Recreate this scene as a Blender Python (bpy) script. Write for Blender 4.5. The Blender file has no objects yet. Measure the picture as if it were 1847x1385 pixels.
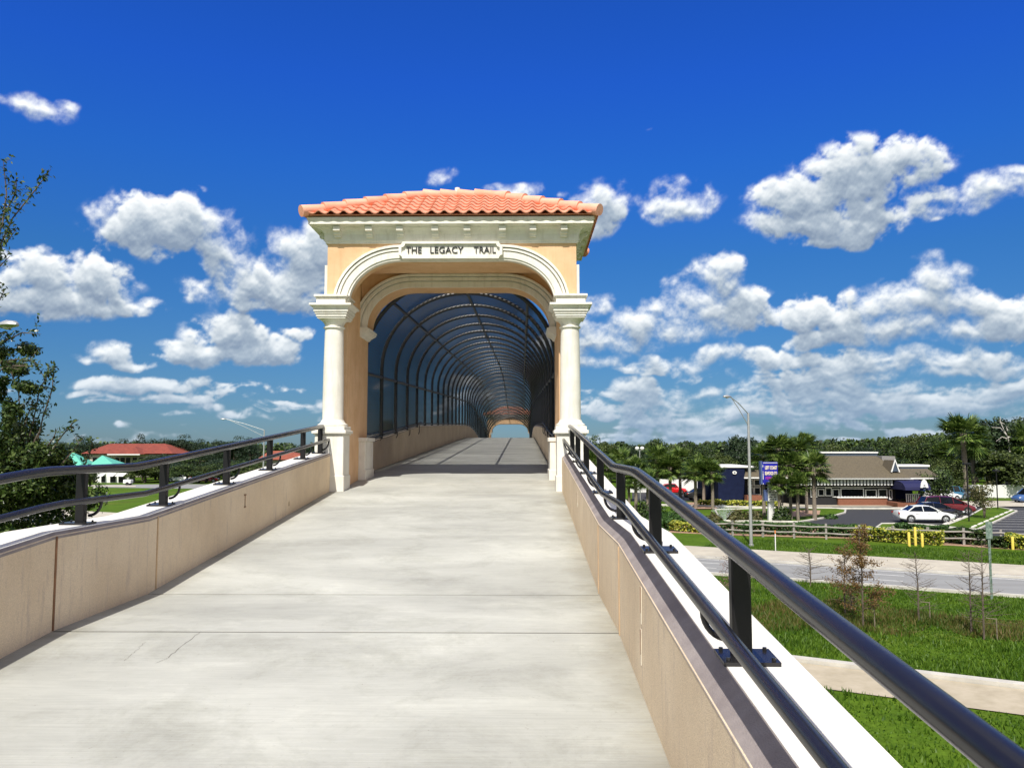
import bpy, math, random
import numpy as np
from mathutils import Vector, Matrix
random.seed(7)
rng = np.random.default_rng(11)
PI = math.pi
C = bpy.context.scene.collection

# ------------------------------------------------------------------ camera model (site survey: photo pixel -> world point)
EYE = Vector((0.0, 0.0, 6.5)); FPX = 1450.0; W0, H0 = 1847.0, 1385.0
YAW = math.atan(19.5/FPX); PIT = math.atan(113.5/FPX)
Fv = Vector((-math.sin(YAW)*math.cos(PIT), math.cos(YAW)*math.cos(PIT), math.sin(PIT)))
Rv = Vector((math.cos(YAW), math.sin(YAW), 0.0)); Uv = Rv.cross(Fv)
def ray(px, py): return Fv + Rv*((px-W0/2)/FPX) - Uv*((py-H0/2)/FPX)
def G(px, py, z=0.0):
    d = ray(px, py); t = (z-EYE.z)/d.z; return (EYE.x+d.x*t, EYE.y+d.y*t)
def AT(px, py, Y):
    d = ray(px, py); t = Y/d.y; return EYE + d*t

# ------------------------------------------------------------------ materials
MATS = {}
def nodes(name):
    m = bpy.data.materials.new(name); m.use_nodes = True
    nt = m.node_tree; b = nt.nodes['Principled BSDF']; return m, nt, b
def mat(name, col, rough=0.6, metal=0.0, var=0.12, scale=6.0, col2=None, bump=0.0, bscale=60.0, stretch=(1,1,1), spec=0.5, det=6.0, mid=(0.35,0.65), coat=0.0, streak=0.0):
    if name in MATS: return MATS[name]
    m, nt, b = nodes(name); N = nt.nodes; L = nt.links
    b.inputs['Roughness'].default_value = rough; b.inputs['Metallic'].default_value = metal
    b.inputs['Specular IOR Level'].default_value = spec
    if coat: b.inputs['Coat Weight'].default_value = coat; b.inputs['Coat Roughness'].default_value = 0.05
    tc = N.new('ShaderNodeTexCoord'); mp = N.new('ShaderNodeMapping'); mp.inputs['Scale'].default_value = stretch
    L.new(tc.outputs['Object'], mp.inputs['Vector'])
    if col2 is None: col2 = tuple(max(0, c*(1-2*var)) for c in col)
    nz = N.new('ShaderNodeTexNoise'); nz.inputs['Scale'].default_value = scale; nz.inputs['Detail'].default_value = det; nz.inputs['Roughness'].default_value = 0.62
    L.new(mp.outputs['Vector'], nz.inputs['Vector'])
    cr = N.new('ShaderNodeValToRGB'); cr.color_ramp.elements[0].position = mid[0]; cr.color_ramp.elements[1].position = mid[1]
    cr.color_ramp.elements[0].color = (*col2, 1); cr.color_ramp.elements[1].color = (*col, 1)
    L.new(nz.outputs['Fac'], cr.inputs['Fac']); out = cr.outputs['Color']
    if streak:      # rain streaks and grime, stretched down the face
        m3 = N.new('ShaderNodeMapping'); m3.inputs['Scale'].default_value = (9,9,0.9); L.new(tc.outputs['Object'], m3.inputs['Vector'])
        n3 = N.new('ShaderNodeTexNoise'); n3.inputs['Scale'].default_value = 1.3; n3.inputs['Detail'].default_value = 8; n3.inputs['Roughness'].default_value = 0.7; L.new(m3.outputs[0], n3.inputs['Vector'])
        r3 = N.new('ShaderNodeValToRGB'); e3 = r3.color_ramp.elements; e3[0].position = 0.5; e3[0].color = (1,1,1,1); e3[1].position = 0.78; q = 1-streak; e3[1].color = (q,q*0.97,q*0.92,1)
        mm = N.new('ShaderNodeMixRGB'); mm.blend_type = 'MULTIPLY'; mm.inputs[0].default_value = 1; L.new(n3.outputs['Fac'], r3.inputs[0]); L.new(out, mm.inputs[1]); L.new(r3.outputs[0], mm.inputs[2]); out = mm.outputs[0]
    L.new(out, b.inputs['Base Color'])
    if bump:
        n2 = N.new('ShaderNodeTexNoise'); n2.inputs['Scale'].default_value = bscale; n2.inputs['Detail'].default_value = 4
        L.new(mp.outputs['Vector'], n2.inputs['Vector'])
        bp = N.new('ShaderNodeBump'); bp.inputs['Strength'].default_value = bump; bp.inputs['Distance'].default_value = 0.02
        L.new(n2.outputs['Fac'], bp.inputs['Height']); L.new(bp.outputs['Normal'], b.inputs['Normal'])
    MATS[name] = m; return m

def leafmat(name, cols, rough=0.55, trans=0.3, scale=0.35):
    if name in MATS: return MATS[name]
    m, nt, b = nodes(name); N = nt.nodes; L = nt.links
    out = N['Material Output']; b.inputs['Roughness'].default_value = rough; b.inputs['Specular IOR Level'].default_value = 0.35
    tc = N.new('ShaderNodeTexCoord'); nz = N.new('ShaderNodeTexNoise'); nz.inputs['Scale'].default_value = scale; nz.inputs['Detail'].default_value = 8; nz.inputs['Roughness'].default_value = 0.75
    oi = N.new('ShaderNodeObjectInfo'); ad = N.new('ShaderNodeVectorMath'); ad.operation = 'ADD'
    L.new(tc.outputs['Object'], ad.inputs[0]); L.new(oi.outputs['Location'], ad.inputs[1]); L.new(ad.outputs[0], nz.inputs['Vector'])
    at = N.new('ShaderNodeAttribute'); at.attribute_name = 'rnd'
    mx = N.new('ShaderNodeMath'); mx.operation = 'MULTIPLY_ADD'; mx.inputs[1].default_value = 0.5
    L.new(at.outputs['Fac'], mx.inputs[0]); L.new(nz.outputs['Fac'], mx.inputs[2])
    m2 = N.new('ShaderNodeMath'); m2.operation = 'SUBTRACT'; m2.inputs[1].default_value = 0.25; L.new(mx.outputs[0], m2.inputs[0])
    cr = N.new('ShaderNodeValToRGB'); e = cr.color_ramp.elements
    while len(e) < len(cols): e.new(0.5)
    for i, c in enumerate(cols):
        e[i].position = 0.25+0.5*i/(max(1, len(cols)-1)); e[i].color = (*c, 1)
    L.new(m2.outputs[0], cr.inputs['Fac']); L.new(cr.outputs['Color'], b.inputs['Base Color'])
    tr = N.new('ShaderNodeBsdfTranslucent'); ms = N.new('ShaderNodeMixShader'); ms.inputs['Fac'].default_value = trans
    L.new(cr.outputs['Color'], tr.inputs['Color']); L.new(b.outputs['BSDF'], ms.inputs[1]); L.new(tr.outputs['BSDF'], ms.inputs[2])
    L.new(ms.outputs[0], out.inputs['Surface'])
    MATS[name] = m; return m

# ------------------------------------------------------------------ object helpers
def wloc(o):
    v = Vector((0,0,0))
    while o is not None: v = v + Vector(o.location); o = o.parent
    return v
def tag(o, label=None, cat=None, group=None, kind=None):
    if label: o['label'] = label
    if cat: o['category'] = cat
    if group: o['group'] = group
    if kind: o['kind'] = kind
    return o
def empty(name, loc, label=None, cat=None, group=None):
    o = bpy.data.objects.new(name, None); C.objects.link(o); o.location = loc; o.empty_display_size = 0.2
    return tag(o, label, cat, group)
def link(name, me, parent=None, loc=None):
    o = bpy.data.objects.new(name, me); C.objects.link(o)
    if parent is not None: o.parent = parent
    if loc is not None: o.location = loc
    return o
def copy_tree(o, parent=None):
    c = o.copy(); C.objects.link(c); c.parent = parent
    for ch in list(o.children): copy_tree(ch, c)
    return c

class MB:
    def __init__(s): s.v = []; s.f = []; s.m = []; s.cm = 0; s.sm = False; s.uv = None
    def add(s, vs, fs):
        b = len(s.v); s.v.extend([tuple(p) for p in vs])
        for f in fs: s.f.append(tuple(i+b for i in f)); s.m.append(s.cm)
        return s
    def box(s, x0, x1, y0, y1, z0, z1):
        vs = [(x,y,z) for z in (z0,z1) for y in (y0,y1) for x in (x0,x1)]
        return s.add(vs, [(0,2,3,1),(4,5,7,6),(0,1,5,4),(2,6,7,3),(0,4,6,2),(1,3,7,5)])
    def bbox(s, x0, x1, y0, y1, z0, z1, b=0.01):   # box with bevelled vertical+top edges
        pts = []
        for z, i in ((z0,0),(z1-b,0),(z1,b)):
            pts.append([(x0+i+b,y0+i),(x1-i-b,y0+i),(x1-i,y0+i+b),(x1-i,y1-i-b),(x1-i-b,y1-i),(x0+i+b,y1-i),(x0+i,y1-i-b),(x0+i,y0+i+b)])
        vs = [(x,y,z) for lv, z in zip(pts, (z0,z1-b,z1)) for x, y in lv]
        fs = [tuple(range(7,-1,-1)), tuple(range(16,24))]
        for l in range(2):
            for k in range(8):
                a = l*8+k; c = l*8+(k+1)%8; fs.append((a,c,c+8,a+8))
        return s.add(vs, fs)
    def obox(s, c, size, rz=0, rx=0, ry=0):
        M = Matrix.Translation(Vector(c)) @ Matrix.Rotation(rz,4,'Z') @ Matrix.Rotation(rx,4,'X') @ Matrix.Rotation(ry,4,'Y')
        hx,hy,hz = [q/2 for q in size]
        vs = [M @ Vector((x,y,z)) for z in (-hz,hz) for y in (-hy,hy) for x in (-hx,hx)]
        return s.add(vs, [(0,2,3,1),(4,5,7,6),(0,1,5,4),(2,6,7,3),(0,4,6,2),(1,3,7,5)])
    def tube(s, path, r, n=10, cap=True):
        P = [Vector(p) for p in path]; rs = r if isinstance(r, (list,tuple)) else [r]*len(P)
        b = len(s.v); up = None
        for i, p in enumerate(P):
            if i == 0: t = P[1]-p
            elif i == len(P)-1: t = p-P[i-1]
            else: t = ((P[i+1]-p).normalized() + (p-P[i-1]).normalized())
            t.normalize()
            if up is None:
                up = Vector((0,0,1)) if abs(t.z) < 0.9 else Vector((1,0,0))
            a = up - t*up.dot(t); a.normalize(); up = a; c = t.cross(a)
            for k in range(n):
                th = 2*PI*k/n; s.v.append(tuple(p + (a*math.cos(th)+c*math.sin(th))*rs[i]))
        for i in range(len(P)-1):
            for k in range(n):
                q = b+i*n+k; w = b+i*n+(k+1)%n; s.f.append((q,w,w+n,q+n)); s.m.append(s.cm)
        if cap:
            s.f.append(tuple(b+k for k in range(n-1,-1,-1))); s.m.append(s.cm)
            s.f.append(tuple(b+(len(P)-1)*n+k for k in range(n))); s.m.append(s.cm)
        return s
    def lathe(s, prof, cx, cy, n=24):
        b = len(s.v)
        for r, z in prof:
            for k in range(n): th = 2*PI*k/n; s.v.append((cx+r*math.cos(th), cy+r*math.sin(th), z))
        for i in range(len(prof)-1):
            for k in range(n):
                q = b+i*n+k; w = b+i*n+(k+1)%n; s.f.append((q,w,w+n,q+n)); s.m.append(s.cm)
        s.f.append(tuple(b+k for k in range(n-1,-1,-1))); s.m.append(s.cm)
        s.f.append(tuple(b+(len(prof)-1)*n+k for k in range(n))); s.m.append(s.cm)
        return s
    def prism_y(s, poly, y0, y1):        # polygon in xz extruded along y
        n = len(poly); vs = [(x,y0,z) for x,z in poly]+[(x,y1,z) for x,z in poly]
        return s.add(vs, [tuple(range(n)), tuple(range(2*n-1,n-1,-1))]+[(i,i+n,(i+1)%n+n,(i+1)%n) for i in range(n)])
    def prism_x(s, poly, x0, x1):        # polygon in yz extruded along x
        n = len(poly); vs = [(x0,y,z) for y,z in poly]+[(x1,y,z) for y,z in poly]
        return s.add(vs, [tuple(range(n)), tuple(range(2*n-1,n-1,-1))]+[(i,i+n,(i+1)%n+n,(i+1)%n) for i in range(n)])
    def prism_z(s, poly, z0, z1):
        n = len(poly); vs = [(x,y,z0) for x,y in poly]+[(x,y,z1) for x,y in poly]
        return s.add(vs, [tuple(range(n-1,-1,-1)), tuple(range(n,2*n))]+[(i,(i+1)%n,(i+1)%n+n,i+n) for i in range(n)])
    def band(s, inner, outer, y0, y1):   # strip between two xz paths, extruded in y
        n = len(inner); vs = []
        for y in (y0,y1):
            vs += [(x,y,z) for x,z in inner]+[(x,y,z) for x,z in outer]
        fs = []
        for i in range(n-1):
            fs += [(i,i+1,n+i+1,n+i),(2*n+i,3*n+i,3*n+i+1,2*n+i+1),(i,2*n+i,2*n+i+1,i+1),(n+i,n+i+1,3*n+i+1,3*n+i)]
        fs += [(0,n,3*n,2*n),(n-1,3*n-1,4*n-1,2*n-1)]
        return s.add(vs, fs)
    def sweep_y(s, secs, ys, close=True):   # list of xz sections (same count) at ys
        n = len(secs[0]); b = len(s.v)
        for sec, y in zip(secs, ys):
            for x, z in sec: s.v.append((x,y,z))
        for i in range(len(ys)-1):
            for k in range(n if close else n-1):
                q = b+i*n+k; w = b+i*n+(k+1)%n; s.f.append((q,w,w+n,q+n)); s.m.append(s.cm)
        if close:
            s.f.append(tuple(b+k for k in range(n))); s.m.append(s.cm)
            s.f.append(tuple(b+(len(ys)-1)*n+k for k in range(n-1,-1,-1))); s.m.append(s.cm)
        return s
    def ring(s, x0, x1, y0, y1, prof):   # mitred moulding swept round a rectangle; prof = [(out, z)]
        b = len(s.v); n = len(prof)
        for (sx,x),(sy,y) in (((-1,x0),(-1,y0)),((1,x1),(-1,y0)),((1,x1),(1,y1)),((-1,x0),(1,y1))):
            for o, z in prof: s.v.append((x+sx*o, y+sy*o, z))
        for c in range(4):
            for k in range(n-1):
                q = b+c*n+k; w = b+((c+1)%4)*n+k; s.f.append((q,w,w+1,q+1)); s.m.append(s.cm)
        return s
    def build(s, name, mats, parent=None, smooth=False, recalc=True):
        off = wloc(parent) if parent is not None else Vector((0,0,0))
        me = bpy.data.meshes.new(name)
        me.from_pydata([(x-off.x, y-off.y, z-off.z) for x,y,z in s.v], [], s.f)
        if not isinstance(mats, (list,tuple)): mats = [mats]
        for m in mats: me.materials.append(m)
        if len(mats) > 1: me.polygons.foreach_set('material_index', s.m)
        if recalc:
            import bmesh
            bm = bmesh.new(); bm.from_mesh(me); bmesh.ops.recalc_face_normals(bm, faces=bm.faces); bm.to_mesh(me); bm.free()
        if smooth:
            me.polygons.foreach_set('use_smooth', [True]*len(me.polygons))
            try: me.set_sharp_from_angle(angle=math.radians(38))
            except Exception: pass
        me.update()
        return link(name, me, parent)

def text_mesh(txt, size, extrude=0.01, spacing=1.0, bold=0.0):
    cu = bpy.data.curves.new('t','FONT'); cu.body = txt; cu.size = size; cu.extrude = extrude; cu.align_x = 'CENTER'; cu.align_y = 'CENTER'
    cu.space_character = spacing; cu.offset = bold; cu.resolution_u = 3
    o = bpy.data.objects.new('t', cu); C.objects.link(o)
    bpy.context.view_layer.update()
    me = bpy.data.meshes.new_from_object(o.evaluated_get(bpy.context.evaluated_depsgraph_get()))
    bpy.data.objects.remove(o); bpy.data.curves.remove(cu)
    return me
def lettering(name, txt, size, loc, m, parent, extrude=0.01, spacing=1.0, bold=0.0, sx=1.0, rz=0.0):
    me = text_mesh(txt, size, extrude, spacing, bold)
    M = Matrix.Rotation(rz,4,'Z') @ Matrix.Rotation(PI/2,4,'X') @ Matrix.Diagonal((sx,1,1,1)); me.transform(M)
    off = Vector(loc) - wloc(parent); me.transform(Matrix.Translation(off))
    me.materials.clear(); me.materials.append(m)
    return link(name, me, parent)

# leaf quads from arrays -----------------------------------------------------
def leaves(name, pos, nrm, size, mats, parent=None, aspect=0.5, midx=None, off=None, droop=0.0):
    pos = np.asarray(pos, float); n = len(pos); nrm = np.asarray(nrm, float)
    nrm = nrm/np.maximum(1e-6, np.linalg.norm(nrm, axis=1))[:,None]
    r = rng.normal(size=(n,3)); r[:,2] -= droop
    t = np.cross(nrm, np.cross(r, nrm)); t /= np.maximum(1e-6, np.linalg.norm(t, axis=1))[:,None]
    b = np.cross(nrm, t)
    sz = (np.asarray(size) if np.ndim(size) else np.full(n, size))*rng.uniform(0.7,1.3,n)
    sz = sz[:,None]
    v = np.empty((n,4,3)); v[:,0] = pos - t*sz*0.5; v[:,1] = pos + b*sz*0.5*aspect + nrm*sz*0.06; v[:,2] = pos + t*sz*0.5 ; v[:,3] = pos - b*sz*0.5*aspect + nrm*sz*0.06
    if off is None and parent is not None: off = wloc(parent)
    if off is not None: v -= np.array(off)[None,None,:]
    me = bpy.data.meshes.new(name); me.vertices.add(4*n); me.vertices.foreach_set('co', v.reshape(-1))
    me.loops.add(4*n); me.loops.foreach_set('vertex_index', np.arange(4*n, dtype=np.int32))
    me.polygons.add(n); me.polygons.foreach_set('loop_start', np.arange(0,4*n,4,dtype=np.int32)); me.polygons.foreach_set('loop_total', np.full(n,4,dtype=np.int32))
    if not isinstance(mats, (list,tuple)): mats = [mats]
    for m in mats: me.materials.append(m)
    if midx is not None: me.polygons.foreach_set('material_index', np.asarray(midx, dtype=np.int32))
    me.update(calc_edges=True)
    a = me.attributes.new('rnd','FLOAT','FACE'); a.data.foreach_set('value', rng.uniform(0,1,n).astype(np.float32))
    return link(name, me, parent)
def sph(n):
    v = rng.normal(size=(n,3)); return v/np.linalg.norm(v, axis=1)[:,None]
# ------------------------------------------------------------------ palette
M_TAN = None
def wallmat():
    m, nt, b = nodes('stucco_tan'); N = nt.nodes; L = nt.links; b.inputs['Roughness'].default_value = 0.9; b.inputs['Specular IOR Level'].default_value = 0.15
    tc = N.new('ShaderNodeTexCoord')
    def noise(sc, det, rough=0.6, st=(1,1,1)):
        mp = N.new('ShaderNodeMapping'); mp.inputs['Scale'].default_value = st; L.new(tc.outputs['Object'], mp.inputs['Vector'])
        n = N.new('ShaderNodeTexNoise'); n.inputs['Scale'].default_value = sc; n.inputs['Detail'].default_value = det; n.inputs['Roughness'].default_value = rough
        L.new(mp.outputs[0], n.inputs['Vector']); return n
    a = noise(1.1, 6, 0.65); cr = N.new('ShaderNodeValToRGB'); e = cr.color_ramp.elements
    e[0].position = 0.3; e[0].color = (0.64,0.50,0.335,1); e[1].position = 0.7; e[1].color = (0.78,0.64,0.455,1); L.new(a.outputs['Fac'], cr.inputs['Fac'])
    s = noise(7, 5, 0.7, (3,3,0.35)); r2 = N.new('ShaderNodeValToRGB'); e = r2.color_ramp.elements
    e[0].position = 0.54; e[0].color = (0,0,0,1); e[1].position = 0.76; e[1].color = (0.75,0.75,0.75,1); L.new(s.outputs['Fac'], r2.inputs['Fac'])
    mx = N.new('ShaderNodeMixRGB'); mx.inputs['Color2'].default_value = (0.50,0.40,0.32,1); L.new(r2.outputs[0], mx.inputs['Fac']); L.new(cr.outputs[0], mx.inputs['Color1'])
    g = noise(220, 2, 0.6); r3 = N.new('ShaderNodeValToRGB'); e = r3.color_ramp.elements; e[0].position=0.3; e[0].color=(0.8,0.8,0.8,1); e[1].position=0.7; e[1].color=(1.15,1.15,1.15,1)
    L.new(g.outputs['Fac'], r3.inputs['Fac']); m2 = N.new('ShaderNodeMixRGB'); m2.blend_type='MULTIPLY'; m2.inputs['Fac'].default_value = 1; L.new(mx.outputs[0], m2.inputs['Color1']); L.new(r3.outputs[0], m2.inputs['Color2'])
    L.new(m2.outputs[0], b.inputs['Base Color'])
    bp = N.new('ShaderNodeBump'); bp.inputs['Strength'].default_value = 0.5; bp.inputs['Distance'].default_value = 0.006; L.new(g.outputs['Fac'], bp.inputs['Height']); L.new(bp.outputs[0], b.inputs['Normal'])
    return m
def deckmat():
    m, nt, b = nodes('broom_concrete'); N = nt.nodes; L = nt.links; b.inputs['Roughness'].default_value = 0.85; b.inputs['Specular IOR Level'].default_value = 0.2
    tc = N.new('ShaderNodeTexCoord')
    def noise(sc, det, rough=0.6, st=(1,1,1), dist=0.0):
        mp = N.new('ShaderNodeMapping'); mp.inputs['Scale'].default_value = st; L.new(tc.outputs['Object'], mp.inputs['Vector'])
        n = N.new('ShaderNodeTexNoise'); n.inputs['Scale'].default_value = sc; n.inputs['Detail'].default_value = det; n.inputs['Roughness'].default_value = rough; n.inputs['Distortion'].default_value = dist
        L.new(mp.outputs[0], n.inputs['Vector']); return n
    def ramp(n, p0, c0, p1, c1):
        r = N.new('ShaderNodeValToRGB'); e = r.color_ramp.elements; e[0].position=p0; e[0].color=(*c0,1); e[1].position=p1; e[1].color=(*c1,1); L.new(n.outputs['Fac'], r.inputs['Fac']); return r
    def mul(a, c):
        x = N.new('ShaderNodeMixRGB'); x.blend_type='MULTIPLY'; x.inputs['Fac'].default_value = 1; L.new(a, x.inputs['Color1']); L.new(c, x.inputs['Color2']); return x.outputs[0]
    base = ramp(noise(0.55, 7, 0.62, (0.7,1.4,1), 0.5), 0.34, (0.345,0.346,0.315), 0.66, (0.50,0.502,0.455))
    broom = ramp(noise(9, 5, 0.8, (0.22,17,1)), 0.28, (0.83,0.83,0.82), 0.72, (1.09,1.09,1.09))
    dirt = ramp(noise(1.5, 12, 0.78, (1,1,1), 0.3), 0.50, (1,1,1), 0.76, (0.72,0.72,0.69)); dirt2 = ramp(noise(2.3, 10, 0.75, (1,1.3,1), 0.2), 0.28, (1.12,1.12,1.11), 0.5, (1,1,1))
    sp = ramp(noise(34, 4, 0.85), 0.64, (1,1,1), 0.78, (0.42,0.39,0.35))
    c = mul(mul(mul(mul(base.outputs[0], broom.outputs[0]), dirt.outputs[0]), sp.outputs[0]), dirt2.outputs[0])
    sx = N.new('ShaderNodeSeparateXYZ'); L.new(tc.outputs['Object'], sx.inputs[0]); en = noise(2.4, 7, 0.7, (0.6,1,1))
    q = N.new('ShaderNodeMath'); q.operation = 'ADD'; L.new(sx.outputs[0], q.inputs[0]); q.inputs[1].default_value = 1.245; ab = N.new('ShaderNodeMath'); ab.operation = 'ABSOLUTE'; L.new(q.outputs[0], ab.inputs[0])
    q2 = N.new('ShaderNodeMath'); q2.operation = 'MULTIPLY_ADD'; L.new(en.outputs['Fac'], q2.inputs[0]); q2.inputs[1].default_value = 0.5; L.new(ab.outputs[0], q2.inputs[2])
    er = N.new('ShaderNodeValToRGB'); e = er.color_ramp.elements; mr_ = N.new('ShaderNodeMapRange'); mr_.inputs[1].default_value = 1.88; mr_.inputs[2].default_value = 2.2; L.new(q2.outputs[0], mr_.inputs[0]); e[0].color = (1,1,1,1); e[1].color = (0.70,0.66,0.58,1); L.new(mr_.outputs[0], er.inputs[0]); c = mul(c, er.outputs[0])
    L.new(c, b.inputs['Base Color'])
    bn = noise(11, 4, 0.8, (0.25,16,1)); bp = N.new('ShaderNodeBump'); bp.inputs['Strength'].default_value = 0.35; bp.inputs['Distance'].default_value = 0.006; L.new(bn.outputs['Fac'], bp.inputs['Height']); L.new(bp.outputs[0], b.inputs['Normal'])
    return m
M_TAN = wallmat(); M_DECK = deckmat()
M_JOINT = mat('joint_dark', (0.05,0.045,0.04), 0.9)
M_CAP = mat('cap_white', (0.80,0.775,0.71), 0.8, scale=3, col2=(0.68,0.65,0.585), bump=0.3, bscale=120)
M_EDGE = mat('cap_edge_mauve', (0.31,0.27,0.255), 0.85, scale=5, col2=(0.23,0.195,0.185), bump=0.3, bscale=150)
M_WHITE = mat('stucco_white', (0.80,0.775,0.70), 0.75, scale=4, col2=(0.72,0.69,0.61), bump=0.25, bscale=90, streak=0.22)
M_PEACH = mat('stucco_peach', (0.82,0.555,0.335), 0.9, scale=2.5, col2=(0.73,0.47,0.265), bump=0.6, bscale=130, spec=0.15, streak=0.15)
M_PEACHD = mat('stucco_peach_shaded', (0.66,0.35,0.18), 0.9, scale=2.5, col2=(0.58,0.30,0.15), bump=0.5, bscale=130, spec=0.15)  # shaded copy of the peach stucco; no face uses it
M_BLACK = mat('black_paint', (0.012,0.012,0.014), 0.26, scale=8, col2=(0.016,0.015,0.016), spec=0.42, coat=0.05)
M_POST = mat('black_post', (0.008,0.008,0.009), 0.45, scale=8, col2=(0.012,0.011,0.011), spec=0.3)
M_BLACKM = mat('black_vinyl', (0.012,0.012,0.013), 0.4, scale=8, col2=(0.02,0.018,0.018))
M_TILE = mat('clay_tile', (0.80,0.36,0.235), 0.75, scale=5.5, col2=(0.56,0.20,0.115), bump=0.3, bscale=60, mid=(0.3,0.7))
M_TILEH = mat('clay_tile_ridge', (0.86,0.46,0.33), 0.75, scale=2.2, col2=(0.72,0.29,0.18), mid=(0.3,0.7))
M_CONC = mat('concrete_grey', (0.5,0.48,0.44), 0.9, scale=1.5, col2=(0.38,0.36,0.33))

# ------------------------------------------------------------------ ramp and bridge deck
XL, XR = -3.12, 0.63
KN = [(-14,-2.742+6.5+0.0),(5.4,-1.217),(6.75,-1.217),(14.9,-0.565),(24,-0.225),(38,0.30),(44,0.50),(48,0.54),(52,0.40),(58,-0.05),(75,-1.45),(100,-3.5),(137,-6.49)]
KN[0] = (-14, -1.217-0.08*19.4)
def zd(y):
    for (a,za),(b,zb) in zip(KN, KN[1:]):
        if y <= b: return EYE.z + za + (zb-za)*(y-a)/(b-a)
    return EYE.z + KN[-1][1]
HK = [(-14,0.65),(5.4,0.65),(14,0.61),(16,0.62),(22,0.80),(24.4,0.86),(27,0.84),(46,0.68),(60,0.65),(137,0.65)]
def zw(y):
    for (a,ha),(b,hb) in zip(HK, HK[1:]):
        if y <= b: return zd(y) + ha + (hb-ha)*(y-a)/(b-a)
    return zd(y)+0.65
JO = [-13.9,-6.8,-1.6,5.4,6.75,14.72,24.1,30.4,38,46,54,62,73,82,92,102,112,124,136]
mb = MB()
for a, b in zip(JO, JO[1:]):
    n = max(1, int((b-a)/1.0)); ys = [a+0.012+(b-a-0.024)*i/n for i in range(n+1)]
    mb.sweep_y([[(XL-0.02,zd(y)-0.12),(XR+0.02,zd(y)-0.12),(XR+0.02,zd(y)),(XL-0.02,zd(y))] for y in ys], ys)
deck = mb.build('path', M_DECK); tag(deck, kind='structure')
mb = MB(); ys = [-13.9+1.5*i for i in range(101)]
mb.sweep_y([[(XL-0.25,zd(y)-(0.9 if y>22 and y<90 else max(0.2, zd(y)+0.3))),(XR+0.25,zd(y)-(0.9 if y>22 and y<90 else max(0.2,zd(y)+0.3))),(XR+0.25,zd(y)-0.125),(XL-0.25,zd(y)-0.125)] for y in ys], ys)
for y in (30, 56, 74):
    mb.box(XL+0.5, XR-0.5, y-0.5, y+0.5, -0.2, zd(y)-0.92)
tag(mb.build('bridge_deck', M_CONC), kind='structure')
mb = MB()
for y in JO[1:-1]: mb.box(XL-0.01, XR+0.01, y-0.014, y+0.014, zd(y)-0.13, zd(y)-0.0035)
tag(mb.build('path_joint', M_JOINT), kind='structure')

def yb(y):
    return zd(y)-1.3 if 22 < y < 88 else -0.3
def wall(side, y0, y1, label, name='parapet_wall'):
    xi = XL if side < 0 else XR; s = side
    ys = []; y = y0
    while y < y1-0.01: ys.append(y); y += 0.9
    ys.append(y1)
    for k in (5.4, 6.75, 14.9, 22, 24.4, 27):
        if y0 < k < y1: ys += [k, k+0.001] if k == 22 else [k]
    ys = sorted(set(ys)); ch = 0.085 if s > 0 else 0.022; th = 0.34
    root = empty(name, ((XL+XR)/2 if False else xi+s*0.17, y0, zd(y0)), label, 'wall', 'stucco parapet walls of the ramp')
    secs = [[(xi,zd(y)-0.2),(xi,zw(y)-0.07 if s>0 else zw(y)-0.025),(xi+s*ch,zw(y)-0.008),(xi+s*th,zw(y)-0.008),(xi+s*th,yb(y))] for y in ys]
    b = MB(); b.sweep_y(secs, ys)
    b.build('wall_body', M_TAN, root)
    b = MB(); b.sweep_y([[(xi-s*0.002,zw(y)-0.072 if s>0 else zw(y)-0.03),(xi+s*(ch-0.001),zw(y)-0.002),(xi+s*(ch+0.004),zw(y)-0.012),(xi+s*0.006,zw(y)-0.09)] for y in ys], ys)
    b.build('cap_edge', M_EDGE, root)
    b = MB(); b.sweep_y([[(xi+s*ch,zw(y)-0.012),(xi+s*ch,zw(y)),(xi+s*(th+0.012),zw(y)),(xi+s*(th+0.012),zw(y)-0.05),(xi+s*th+s*0.001,zw(y)-0.012)] for y in ys], ys)
    b.build('cap', M_CAP, root)
    return root
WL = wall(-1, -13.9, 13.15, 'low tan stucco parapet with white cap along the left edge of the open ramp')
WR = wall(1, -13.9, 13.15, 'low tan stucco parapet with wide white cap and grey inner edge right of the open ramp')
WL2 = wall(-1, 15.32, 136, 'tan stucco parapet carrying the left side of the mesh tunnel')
WR2 = wall(1, 15.32, 136, 'tan stucco parapet carrying the right side of the mesh tunnel')
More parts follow.
